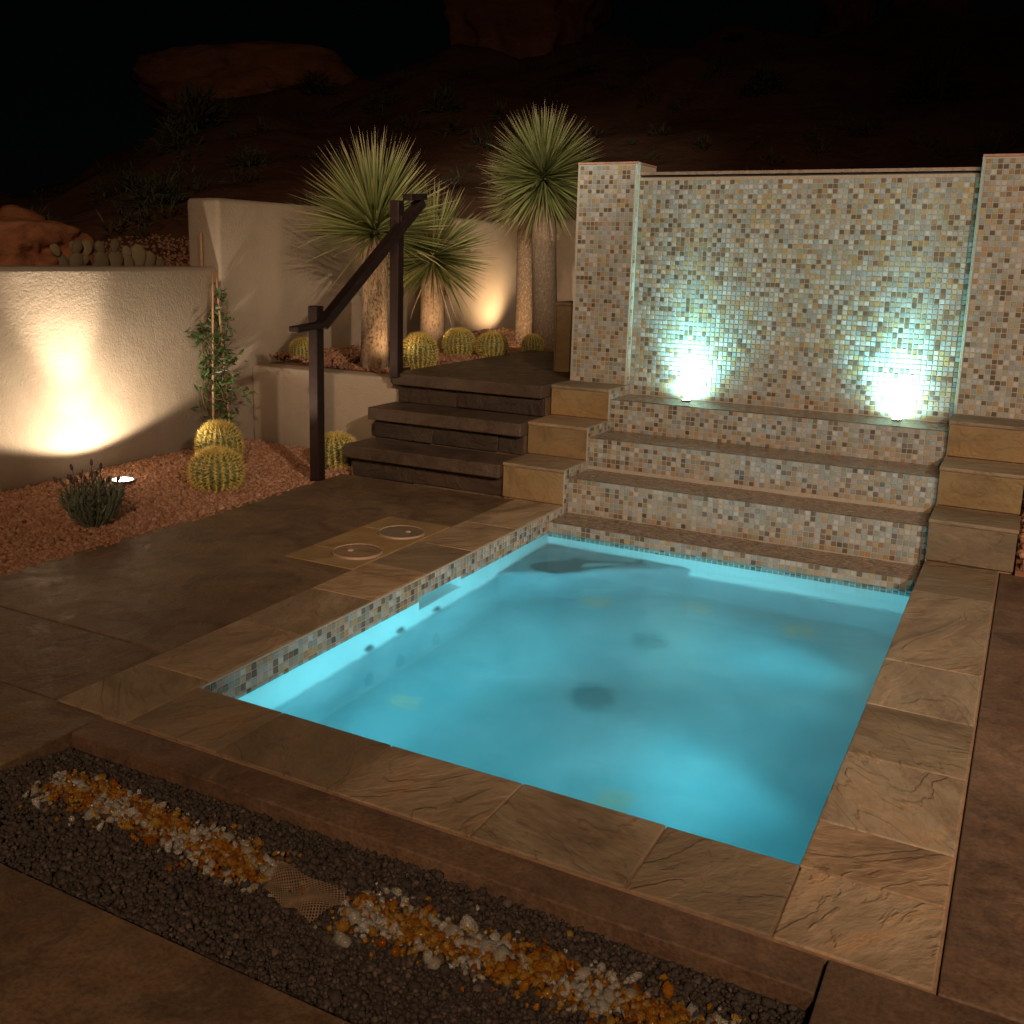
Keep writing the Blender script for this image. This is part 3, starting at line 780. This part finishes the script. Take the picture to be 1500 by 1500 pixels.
o = put('upper_gravel', stones_mesh('upper_gravel', P, S, [REDGRAVEL])); tag(o, 'red gravel on the upper bed behind the low wall', None, None, 'stuff')
# bed right of the stepped blocks
m = MB(); m.box(2.405, 5.2, 2.985, 8.3, -.3, .02); solo('side_bed_soil', m, plain('side_soil', (.2, .085, .045), .95, .3, 30), 'red soil right of the stepped stone blocks', None, 'structure', loc=(3, 4, 0))
N = 1500
P = np.stack([rng.uniform(2.42, 3.2, N), rng.uniform(3.01, 4.6, N), .03+rng.uniform(-.01, .02, N)], 1); S = np.clip(rng.lognormal(math.log(.018), .4, N), .008, .05)
o = put('side_rubble', stones_mesh('side_rubble', P, S, [REDGRAVEL])); tag(o, 'red rubble beside the stepped stone blocks', None, None, 'stuff')

# ------------------------------------------------------------------ rocks
def rock(name, loc, size, label, cat='boulder', seed=0, sub=5, strata=0., group=None, mat=None, blocky=.0):
    bm = bmesh.new(); bmesh.ops.create_icosphere(bm, subdivisions=sub, radius=1)
    for v in bm.verts:
        p = v.co.copy()
        if blocky:
            k = max(abs(p.x), abs(p.y), abs(p.z)); p = p.lerp(p/k*.85, blocky)
        n = mnoise.fractal(p*1.1+Vector((seed*7.1, seed*3.3, 0)), 1, 2, 4)
        n2 = mnoise.fractal(p*4.+Vector((seed, 5, seed)), .9, 2, 4)
        s = 1+.26*n+.06*n2
        if strata: s += strata*math.sin(p.z*9+n*5+seed)*.5
        v.co = Vector((p.x*s*size[0], p.y*s*size[1], p.z*(1+.2*n)*size[2]))
    me = bpy.data.meshes.new(name); bm.to_mesh(me); bm.free(); me.materials.append(mat or SANDST)
    me.polygons.foreach_set('use_smooth', [True]*len(me.polygons))
    o = put(name, me, None, loc); return tag(o, label, cat, group)
rock('boulder', (-4.1, 2.35, 1.36), (.6, .56, .30), 'big flat topped red boulder at the left edge on the upper bed', seed=1.3, blocky=.5)
rock('boulder', (-6.2, 3.4, 1.62), (.32, .3, .2), 'rounded brown boulder behind the big red boulder, at the left photo edge', seed=2.1, sub=4)
rock('boulder', (-6.3, 4.15, 1.62), (.26, .24, .17), 'small rounded boulder dimly lit right of the brown boulder', seed=3.4, sub=4)
rock('rock_outcrop', (-17.4, 20.2, 5.55), (2.9, 2.6, 1.15), 'long dark rock outcrop perched on the skyline above the tall stucco wall', 'rock', seed=4.2, strata=.05, blocky=.3)
rock('sandstone_butte', (-11.3, 24.4, 8.2), (2.15, 2.0, 2.6), 'dark sandstone butte with layered sides above the yuccas', 'rock', seed=5.7, strata=.09, blocky=.6)
rock('sandstone_butte', (-3.1, 27.4, 7.6), (.75, .8, 1.5), 'slim dark rock tower on the skyline above the water wall', 'rock', seed=6.1, strata=.08, blocky=.5)
rock('sandstone_butte', (-1.1, 27.6, 7.7), (1.0, 1.0, 1.8), 'broad dark rock tower on the skyline near the right photo edge', 'rock', seed=7.9, strata=.08, blocky=.5)

# ------------------------------------------------------------------ plants
def leaf_mat(name, c0, c1, c2, tip=None, rough=.45):
    t = NT(name); r = t.rnd()
    c = t.ramp(r, [(0, c0), (.5, c1), (1, c2)])
    if tip:
        at = t.n('Attribute', attribute_name='along'); f = t.ramp(at.outputs['Fac'], [(.72, (0, 0, 0)), (1, (1, 1, 1))])
        c = t.mix(f, c, tip)
    t.bsdf(c, rough, None, Specular_IOR_Level=.5); return t.mat
YUC = leaf_mat('yucca_leaf', (.115, .13, .035), (.19, .205, .06), (.28, .275, .10), (.38, .27, .15))
DEAD = leaf_mat('yucca_dead_leaf', (.22, .14, .07), (.32, .21, .11), (.4, .28, .16))
BARK = leaf_mat('yucca_bark', (.16, .10, .06), (.27, .18, .11), (.36, .25, .16), None, .9)
def blades(specs, segs=4):
    """specs: (base, direction, length, width, droop) -> mesh of folded tapering blades with an 'along' attribute"""
    m = MB(); al = []
    for b, d, ln, wd, dr in specs:
        b = Vector(b); d = Vector(d).normalized(); s = d.cross(Vector((0, 0, 1)))
        s = (s if s.length > .05 else Vector((1, 0, 0))).normalized(); k = len(m.v)
        up = s.cross(d)
        tw = random.uniform(-.8, .8); s2 = s*math.cos(tw)+up*math.sin(tw); u2 = s2.cross(d)
        for i in range(segs+1):
            t = i/segs; p = b+d*ln*t-Vector((0, 0, dr*ln*t*t))
            w_ = wd*(.75+.5*t if t < .4 else .95*(1-(t-.4)/.6)**.8)*.5
            if i == segs:
                m.v.append(tuple(p)); al.append(1)
            else:
                m.v += [tuple(p-s2*w_+u2*w_*.35), tuple(p), tuple(p+s2*w_+u2*w_*.35)]; al += [t]*3
        for i in range(segs-1):
            q = k+i*3; m.f += [(q, q+1, q+4, q+3), (q+1, q+2, q+5, q+4)]; m.m += [0, 0]
        q = k+(segs-1)*3; m.f += [(q, q+1, q+3), (q+1, q+2, q+3)]; m.m += [0, 0]
    return m, al
def blade_part(name, specs, mat, parent, segs=4):
    m, al = blades(specs, segs); me = m.mesh(name, mat)
    at = me.attributes.new('along', 'FLOAT', 'POINT'); at.data.foreach_set('value', al)
    return put(name, me, parent)
def trunk(parent, pts, rad, scales=700):
    m = MB(); m.tube(pts, rad, 18); put('trunk', m.mesh('trunk', BARK, True), parent)
    m = MB(); P = [Vector(p) for p in pts]
    for i in range(scales):
        t = random.random()*(len(P)-1); k = min(int(t), len(P)-2); f = t-k
        c = P[k].lerp(P[k+1], f); r = rad[k]+(rad[k+1]-rad[k])*f; a = random.uniform(0, 6.283)
        n = Vector((math.cos(a), math.sin(a), 0)); s = Vector((-n.y, n.x, 0)); ln = random.uniform(.018, .04); wd = random.uniform(.006, .012)
        b = c+n*(r-.003); tip = c+n*(r+random.uniform(.001, .006))-Vector((0, 0, ln))
        m.tri(b-s*wd, tip, b+s*wd)
    tag(put('bark_scales', m.mesh('bark_scales', BARK), parent), kind='stuff')
def yucca(loc, th, tr, leaf, n, emin, emax, label, bias=1., lean=(0, 0), ndead=40):
    t = thing('yucca', loc, label, 'yucca', 'yuccas in the raised planter')
    pts = [(lean[0]*f, lean[1]*f, th*f) for f in (0, .25, .5, .75, 1)]
    trunk(t, [(p[0], p[1], p[2]-.02) for p in pts], [tr*1.12, tr, tr*.97, tr, tr*.8], int(3000*th))
    c = Vector(pts[-1]); sp = []
    for i in range(n):
        u = (i+random.random())/n; se, sE = math.sin(emin), math.sin(emax)
        e = math.asin(se+(sE-se)*u**bias); a = i*2.39996+random.gauss(0, .12)
        d = Vector((math.cos(e)*math.cos(a), math.cos(e)*math.sin(a), math.sin(e)))
        ln = leaf*random.uniform(.8, 1.08)*(1 if e > 0 else .92)
        sp.append((c+d*tr*.4+Vector((0, 0, .1*u)), d, ln, random.uniform(.018, .028), random.choice([.35, .25]) if random.random() < .05 else random.uniform(-.02, .07)*(1 if e < .8 else .3)))
    blade_part('crown', sp, YUC, t)
    sp = []
    for i in range(ndead):
        a = random.uniform(0, 6.283); e = random.uniform(-1.2, -.15)
        d = Vector((math.cos(e)*math.cos(a), math.cos(e)*math.sin(a), math.sin(e)))
        sp.append((c+d*tr*.5-Vector((0, 0, random.uniform(0, .08))), d, leaf*random.uniform(.45, .9), .011, random.uniform(.05, .35)))
    blade_part('dead_leaves', sp, DEAD, t)
    return t
yucca((-2.06, 4.0, .6), .98, .10, .62, 520, -.38, 1.5, 'yucca with a bare tan trunk and a wide fan crown behind the handrail', .68, (0, 0), 14)
yucca((-2.47, 5.5, .6), .78, .115, .58, 460, -.7, 1.45, 'shorter yucca with a shaggy low crown beside the tall handrail post', 1, (0, 0), 60)
yucca((-1.66, 6.2, .6), 1.5, .115, .56, 900, -1.0, 1.5, 'tall yucca with a round silvery crown next to the left pillar', 1, (-.08, 0), 60)
yucca((-2.17, 6.8, .6), 1.35, .1, .5, 420, -.6, 1.5, 'slim yucca trunk half hidden behind the tall yucca, lit warm from below', 1, (-.02, 0), 40)

CBODY = leaf_mat('cactus_skin', (.045, .075, .028), (.06, .095, .035), (.07, .11, .04), None, .6)
SPINE = leaf_mat('cactus_spine', (.60, .44, .09), (.72, .55, .14), (.80, .66, .24), None, .5)
def make_barrel(name, ribs, seed):
    random.seed(seed)
    t = bpy.data.objects.new(name, None); C.objects.link(t)
    m = MB(); nz = 22; K = ribs*6
    def R(th): return math.sin(th)**.85
    def pt(ph, th, off=0):
        rib = abs(math.cos(ribs*ph/2)); r = R(th)*(.86+.14*rib**.6)+off*math.sin(th)
        return Vector((r*math.cos(ph), r*math.sin(ph), .86+(.88*math.cos(th) if th < math.pi/2 else .86*math.cos(th))+off*math.cos(th)))
    for i in range(nz+1):
        th = .03+(math.pi*.92-.03)*i/nz
        for j in range(K): m.v.append(tuple(pt(2*math.pi*j/K, th)))
    for i in range(nz):
        for j in range(K):
            m.f.append((i*K+j, (i+1)*K+j, (i+1)*K+(j+1) % K, i*K+(j+1) % K)); m.m.append(0)
    m.f.append(tuple(range(K))); m.m.append(0)
    put('body', m.mesh('body', CBODY, True), t)
    m = MB()
    for k in range(ribs):
        ph = 2*math.pi*k/ribs
        na = 17
        for i in range(na):
            th = .12+(math.pi*.84-.12)*i/(na-1)
            b = pt(ph, th, -.005); n = Vector((math.sin(th)*math.cos(ph), math.sin(th)*math.sin(ph), math.cos(th)))
            for q in range(22):
                d = (n*random.uniform(.35, 1.1)+Vector((random.gauss(0, .7), random.gauss(0, .7), random.gauss(0, .7)))).normalized()
                if d.dot(n) < .05: d = (d+n*.5).normalized()
                s = d.cross(n); s = (s if s.length > .01 else Vector((0, 0, 1))).normalized()*.011
                m.tri(b-s, b+s, b+d*random.uniform(.10, .27))
    for i in range(260):   # woolly crown
        a = random.uniform(0, 6.283); r = random.uniform(0, .28); b = Vector((r*math.cos(a), r*math.sin(a), 1.70-r*r*.5))
        d = Vector((random.gauss(0, .5), random.gauss(0, .5), 1)).normalized(); s = d.orthogonal().normalized()*.008
        m.tri(b-s, b+s, b+d*random.uniform(.06, .14))
    put('spines', m.mesh('spines', SPINE), t)
    return t
bar_a = make_barrel('golden_barrel_cactus', 22, 3)
GRP = 'golden barrel cacti'
def barrel(loc, r, label, rz=0, first=False, sz=1):
    if first: o = bar_a; o.location = loc; o.scale = (r, r, r*sz); o.rotation_euler = (0, 0, rz)
    else: o = copy_tree(bar_a, loc, rz, (r, r*random.uniform(.94, 1.06), r*sz)); o.rotation_euler = (random.uniform(-.1, .1), random.uniform(-.1, .1), rz*3)
    tag(o, label, 'cactus', GRP)
barrel((-2.02, 2.24, -.03), .158, 'largest golden barrel cactus, in front of the staked vine', 0, True, .95)
barrel((-2.36, 2.64, .01), .138, 'golden barrel cactus directly behind the largest one, below the stakes', .7, sz=1.25)
barrel((-1.79, 3.17, -.04), .14, 'golden barrel cactus behind the lower handrail post', 1.1, sz=1.05)
barrel((-2.78, 4.05, .585), .10, 'small golden barrel cactus in the planter left of the lower post', .3)
barrel((-1.78, 4.2, .57), .135, 'golden barrel cactus right beside the tall handrail post', .5, sz=1.15)
barrel((-2.07, 5.3, .57), .135, 'golden barrel cactus in the planter at the foot of the shaggy yucca', .2)
barrel((-1.74, 5.3, .57), .14, 'golden barrel cactus in the planter nearest the far end of the landing', .9, sz=.9)
barrel((-1.62, 5.85, .57), .095, 'small golden barrel cactus at the foot of the twin yucca trunks', 1.4, sz=1.1)

# staked vine by the wall
VL = leaf_mat('vine_leaf', (.035, .075, .018), (.06, .12, .03), (.10, .17, .05), None, .4)
STEM = plain('vine_stem', (.14, .09, .05), .8)
vp = thing('staked_vine', (-2.84, 3.1, 0), 'slender green vine tied to two thin stakes against the stucco wall', 'vine')
m = MB(); lf = MB()
def leafq(lf, b, d, ln, wd):
    d = d.normalized(); s = d.cross(Vector((random.gauss(0, 1), random.gauss(0, 1), random.gauss(0, 1)))).normalized(); n = s.cross(d)
    c = b+d*ln*.45-n*wd*.15; tip = b+d*ln-n*ln*.15
    for sg in (1, -1):
        e = b+d*ln*.45+s*wd*sg*.5+n*wd*.12
        lf.tri(b, e, c); lf.tri(c, e, tip)
random.seed(21)
stems = []
for k in range(5):
    pts = []; ph = random.uniform(0, 6)
    top = random.choice([.75, 1.1, 1.2, .95, 1.15])
    for i in range(14):
        z = top*i/13
        pts.append((-2.83+.05*math.sin(ph+z*7)*min(1, z*4), 3.10+.075*math.cos(ph+z*6)*min(1, z*4)+(k-2)*.012, z))
    m.tube(pts, .005, 5); stems.append(pts)
tw = []
for i in range(30):
    st_ = random.choice(stems); b = Vector(st_[random.randrange(3, 14)])
    d = Vector((random.gauss(.15, .4), random.gauss(0, .8), random.gauss(.1, .5))).normalized(); ln = random.uniform(.08, .2)
    pts = [b, b+d*ln*.5+Vector((0, 0, .015)), b+d*ln-Vector((0, 0, .02))]; m.tube(pts, .0025, 4); tw.append(pts)
for i in range(520):
    if random.random() < .55:
        p = random.choice(tw); b = Vector(p[0]).lerp(Vector(p[-1]), random.random())
    else:
        p = random.choice(stems); b = Vector(p[random.randrange(2, 14)])
    if b.z < .42 and random.random() < .35: continue
    leafq(lf, b+Vector((random.gauss(0, .015), random.gauss(0, .02), random.gauss(0, .02))), Vector((random.gauss(.1, .6), random.gauss(0, .7), random.gauss(-.35, .4))), random.uniform(.04, .085), random.uniform(.018, .032))
part('stem', m, STEM, vp); part('foliage', lf, VL, vp)
BAMBOO = plain('bamboo', (.50, .30, .17), .6, .2, 25)
def stake(a, b, label):
    m = MB(); pts = [Vector(a).lerp(Vector(b), i/8) for i in range(9)]
    m.tube(pts, [.008 if i % 2 else .0092 for i in range(9)], 8)
    solo('garden_stake', m, BAMBOO, label, 'stake', None, 'stakes holding up the vine', True, loc=a)
stake((-2.80, 3.03, 0), (-2.82, 3.10, 1.29), 'thin bamboo stake on the left of the vine')
stake((-2.78, 3.20, 0), (-2.82, 3.13, 1.29), 'thin leaning bamboo stake on the right of the vine')
m = MB(); m.tube([(-3.08, 3.262, 1.30), (-3.08, 3.262, 1.56)], [.012, .012], 8)
solo('garden_stake', m, BAMBOO, 'short pale stake standing at the end of the tall stucco wall', 'stake', loc=(-3.08, 3.262, 1.3))

# lavender bush
LAV = leaf_mat('lavender_leaf', (.09, .115, .065), (.14, .165, .10), (.20, .22, .15), None, .7)
FLO = leaf_mat('lavender_flower', (.07, .045, .06), (.11, .07, .10), (.13, .09, .09), None, .8)
lv = thing('lavender_bush', (-1.93, 1.22, -.01), 'bushy grey green lavender with dark flower spikes in the gravel', 'shrub')
m = MB(); lf = []; fl = MB()
random.seed(5)
for i in range(130):
    a = random.uniform(0, 6.283); q = random.random()**.6; sp = q*.58
    d = Vector((math.cos(a)*sp, math.sin(a)*sp, 1)).normalized(); ln = random.uniform(.19, .33)*(1-.25*q)
    b = Vector((math.cos(a)*.05*q, math.sin(a)*.05*q, 0)); pts = [b+d*ln*f+Vector((math.cos(a), math.sin(a), 0))*.03*math.sin(f*3) for f in (0, .35, .7, 1)]
    m.tube([tuple(p) for p in pts], [.0035, .003, .0025, .002], 4)
    for j in range(13):
        f = random.uniform(.12, .92); c = b+d*ln*f+Vector((math.cos(a), math.sin(a), 0))*.03*math.sin(f*3)
        e = random.uniform(0, 6.283); lf.append((c, d*.9+Vector((math.cos(e), math.sin(e), 0))*.55, random.uniform(.03, .06), .009, .05))
    if i < 26 and q < .85:
        t_ = pts[-1]; e = t_+d*random.uniform(.02, .06)
        fl = MB()
        fl.tube([tuple(t_), tuple(e)], .0015, 4)
        fl.tube([tuple(e), tuple(e+d*.012), tuple(e+d*.026), tuple(e+d*.036)], [.004, .0085, .0075, .002], 6); put('flower_head', fl.mesh('flower_head', FLO, True), lv)
put('stem', m.mesh('stem', LAV), lv); blade_part('foliage', lf, LAV, lv, 3)
# tuft at the photo's left edge
sp = [((random.gauss(0, .01), random.gauss(0, .01), 0), (random.gauss(0, .6), random.gauss(0, .6), 1), random.uniform(.05, .1), .006, .3) for _ in range(40)]
tf = thing('grass_tuft', (-1.74, .42, -.01), 'small green tuft at the deck edge by the left photo border', 'plant'); blade_part('foliage', sp, VL, tf, 3)

# prickly pears on the upper bed
PAD = leaf_mat('prickly_pear_pad', (.13, .11, .06), (.19, .15, .085), (.25, .20, .11), None, .7)
def pad_mesh():
    bm = bmesh.new(); bmesh.ops.create_uvsphere(bm, u_segments=14, v_segments=9, radius=1)
    for v in bm.verts:
        z = (v.co.z+1)/2; wv = .62+.38*math.sin(min(1, z*1.05)*math.pi*.62); v.co = Vector((v.co.x*wv*.34, v.co.y*.12, z))
    me = bpy.data.meshes.new('pad'); bm.to_mesh(me); bm.free(); me.materials.append(PAD); me.polygons.foreach_set('use_smooth', [True]*len(me.polygons)); return me
PM = pad_mesh()
def pear(loc, spec, label):
    t = thing('prickly_pear', loc, label, 'cactus', 'prickly pears on the upper bed')
    for x, y, z, h, tilt, rz in spec:
        o = put('pad', PM, t, (x, y, z)); o.scale = (h, h, h); o.rotation_euler = (random.gauss(0, .15), tilt, rz)
F = -.9
pear((-3.62, 2.52, 1.25), [(0, 0, 0, .15, -.35, 1.1), (.0, .05, .0, .16, .3, 1.2), (0, -.05, .12, .1, -.5, 1.1), (0, .07, .13, .11, .4, 1.0), (0, .1, .05, .1, .7, 1.1)], 'prickly pear with thin forked pads right beside the big red boulder')
pear((-3.62, 2.66, 1.25), [(0, 0, 0, .15, -.2, 1.1), (0, .03, .12, .13, .2, 1.1), (0, -.03, .13, .11, -.4, 1.1), (0, .08, .02, .11, .8, 1.0)], 'prickly pear with stacked small pads, second from the big red boulder')
pear((-3.6, 2.87, 1.25), [(0, -.04, 0, .17, -.25, 1.1), (0, .04, 0, .18, .2, 1.1), (0, -.05, .13, .11, -.3, 1.1), (0, .05, .15, .11, .25, 1.1)], 'prickly pear with four broad upright pads in the middle of the row')
pear((-3.6, 3.14, 1.25), [(0, -.06, 0, .16, -.4, 1.1), (0, 0, .02, .2, 0, 1.0), (0, .05, 0, .18, .3, 1.1), (0, .11, 0, .15, .8, 1.2), (0, -.08, .1, .11, -.2, 1.1)], 'prickly pear with fanned pads nearest the tall stucco wall')

# scrub on the hillside
SCRUB = leaf_mat('scrub_leaf', (.05, .06, .03), (.08, .085, .045), (.11, .11, .06), None, .8)
def scrub_specs(n, r):
    sp = []
    for i in range(n):
        a = random.uniform(0, 6.283); e = random.uniform(.1, 1.4); d = Vector((math.cos(e)*math.cos(a), math.cos(e)*math.sin(a), math.sin(e)))
        f = random.uniform(.2, 1); sp.append((d*r*f*.7, d+Vector((random.gauss(0, .5), random.gauss(0, .5), random.gauss(0, .3))), r*random.uniform(.2, .45), r*.06, .1))
    return sp
sm, _al = blades(scrub_specs(260, .6), 2)
SMS = [sm.mesh('desert_shrub', SCRUB)]
for n_, r_ in ((180, .5), (340, .75), (120, .45)):
    SMS.append(blades(scrub_specs(n_, r_), 2)[0].mesh('desert_shrub', SCRUB))
spots = [(-8.3, 5.9), (-9.6, 8.6), (-7.2, 6.8), (-10.5, 10.5), (-8.0, 9.4), (-12.5, 13.), (-10., 15.5), (-7.2, 13.5), (-13.5, 18.), (-6.5, 18.), (-2.5, 17.), (0.5, 16.), (2.5, 19.), (-4.5, 22.)]
for x, y in spots:
    o = put('desert_shrub', random.choice(SMS), None, (x, y, terr(x, y)-.05)); k = random.uniform(.7, 1.5); o.scale = (k, k, k*random.uniform(.6, 1.2)); o.rotation_euler = (0, 0, random.uniform(0, 6))
    tag(o, 'dark desert shrub scattered on the unlit hillside', 'shrub', 'dark shrubs on the hillside')
m = MB()
for i in range(420):
    az = random.uniform(-.35, 1.15); r = random.uniform(11, 31); x = CAM.x-r*math.sin(az); y = CAM.y+r*math.cos(az)
    if x > -3.4 and y < 9: continue
    z = terr(x, y); q = random.uniform(.15, .5)
    mm, _a = blades([(Vector(b)+Vector((x, y, z)), d, l, w_, dr) for b, d, l, w_, dr in scrub_specs(34, q)], 2)
    k = len(m.v); m.v += mm.v; m.f += [tuple(k+j for j in f) for f in mm.f]; m.m += mm.m
solo('hillside_scrub', m, SCRUB, 'low dry scrub covering the dark hillside', None, 'stuff')

# ------------------------------------------------------------------ lamps the photograph shows
BRONZE = metal('lamp_bronze', (.12, .08, .05), .4, .7)
wl = thing('well_light', (-2.60, 2.02, 0), 'round in-ground well light glowing in the red gravel', 'light')
m = MB(); m.lathe([(.0, -.05), (.062, -.05), (.075, .012), (.082, .016), (.082, -.05)], 0, 0, 32); put('housing', m.mesh('housing', BRONZE, True), wl)
m = MB(); m.lathe([(.001, .020), (.04, .018), (.064, .012)], 0, 0, 32); put('lens', m.mesh('lens', emis('well_lens', (1, .86, .66), 14)), wl)
lamp('well_lamp', 'SPOT', (-2.60, 2.02, .04), (-2.60, 2.02, 1.0), 58, (1, .80, .58), .03, 150, .15)
lamp('well_lamp', 'SPOT', (-2.60, 2.02, .04), (XW, 1.95, .85), 30, (1, .80, .58), .03, 52, .8)
lamp('well_lamp', 'SPOT', (-2.60, 2.02, .04), (XW, 1.85, 1.55), 190, (1, .81, .60), .03, 44, 1.0)
lamp('well_lamp', 'POINT', (-2.60, 2.02, .07), (-2.60, 2.02, 1), .5, (1, .82, .6), .04)
def puck(x, y, z, label):
    t = thing('submersible_spot', (x, y, z), label, 'light', 'spots on the waterfall ledge')
    m = MB(); m.lathe([(.001, 0), (.03, 0), (.03, .008), (.027, .009), (.026, .006)], 0, 0, 24); put('housing', m.mesh('housing', BRONZE, True), t)
    m = MB(); m.lathe([(.001, .007), (.026, .007)], 0, 0, 24); put('lens', m.mesh('lens', emis('spot_lens', (.85, 1, .97), 40)), t)
    lamp('ledge_lamp', 'SPOT', (x, y, z+.02), (x, YW-.0, z+.20), 13, (.46, .97, .92), .02, 172, .6)
    lamp('ledge_lamp', 'SPOT', (x, y, z+.02), (x, YW-.0, z+.45), 50, (.42, .95, .92), .02, 105, 1.0)
    lamp('ledge_lamp', 'SPOT', (x, y, z+.02), (x+(1-x)*.35, YW+.02, z+1.2), 70, (.22, .82, .88), .02, 110, 1.0)
    lamp('ledge_lamp', 'SPOT', (x, y, z+.02), (x, YW+.02, z+2.2), 60, (.30, .90, .90), .02, 46, 1.0)
puck(.425, 3.92, SZ[0], 'glaring white spot on the waterfall ledge, the left of two')
puck(1.70, 3.92, SZ[0], 'glaring white spot on the waterfall ledge, the right of two')
def uplight(x, y, z, tgt, e, label, ang=95, col=(1, .68, .38)):
    t = thing('garden_uplight', (x, y, z), label, 'light', 'small bronze uplights in the planter')
    m = MB(); m.lathe([(.0, -.02), (.03, -.02), (.034, .05), (.036, .052), (.03, .045)], 0, 0, 16); put('housing', m.mesh('housing', BRONZE, True), t)
    m = MB(); m.lathe([(.001, .044), (.029, .044)], 0, 0, 16); put('lens', m.mesh('lens', emis('uplight_lens', col, 4)), t)
    lamp('uplight_lamp', 'SPOT', (x, y, z+.07), tgt, e, col, .03, ang, .8)
uplight(-1.69, 3.87, .58, (-2.06, 4.0, 1.3), 9, 'bronze uplight at the foot of the fan crowned yucca', 120)
uplight(-2.2, 4.95, .58, (-2.47, 5.5, 1.45), 20, 'bronze uplight in front of the shaggy low yucca')
uplight(-1.95, 5.95, .58, (-2.17, 6.8, 1.2), 34, 'bronze uplight shining on the twin yucca trunks')
uplight(-2.55, 7.55, .58, (-2.95, 7.35, 1.3), 34, 'bronze uplight washing the tall stucco wall behind the shaggy yucca', 130)
uplight(-1.35, 7.9, .58, (-1.25, 8.3, 1.2), 30, 'bronze uplight washing the back wall beside the tall yucca', 130)
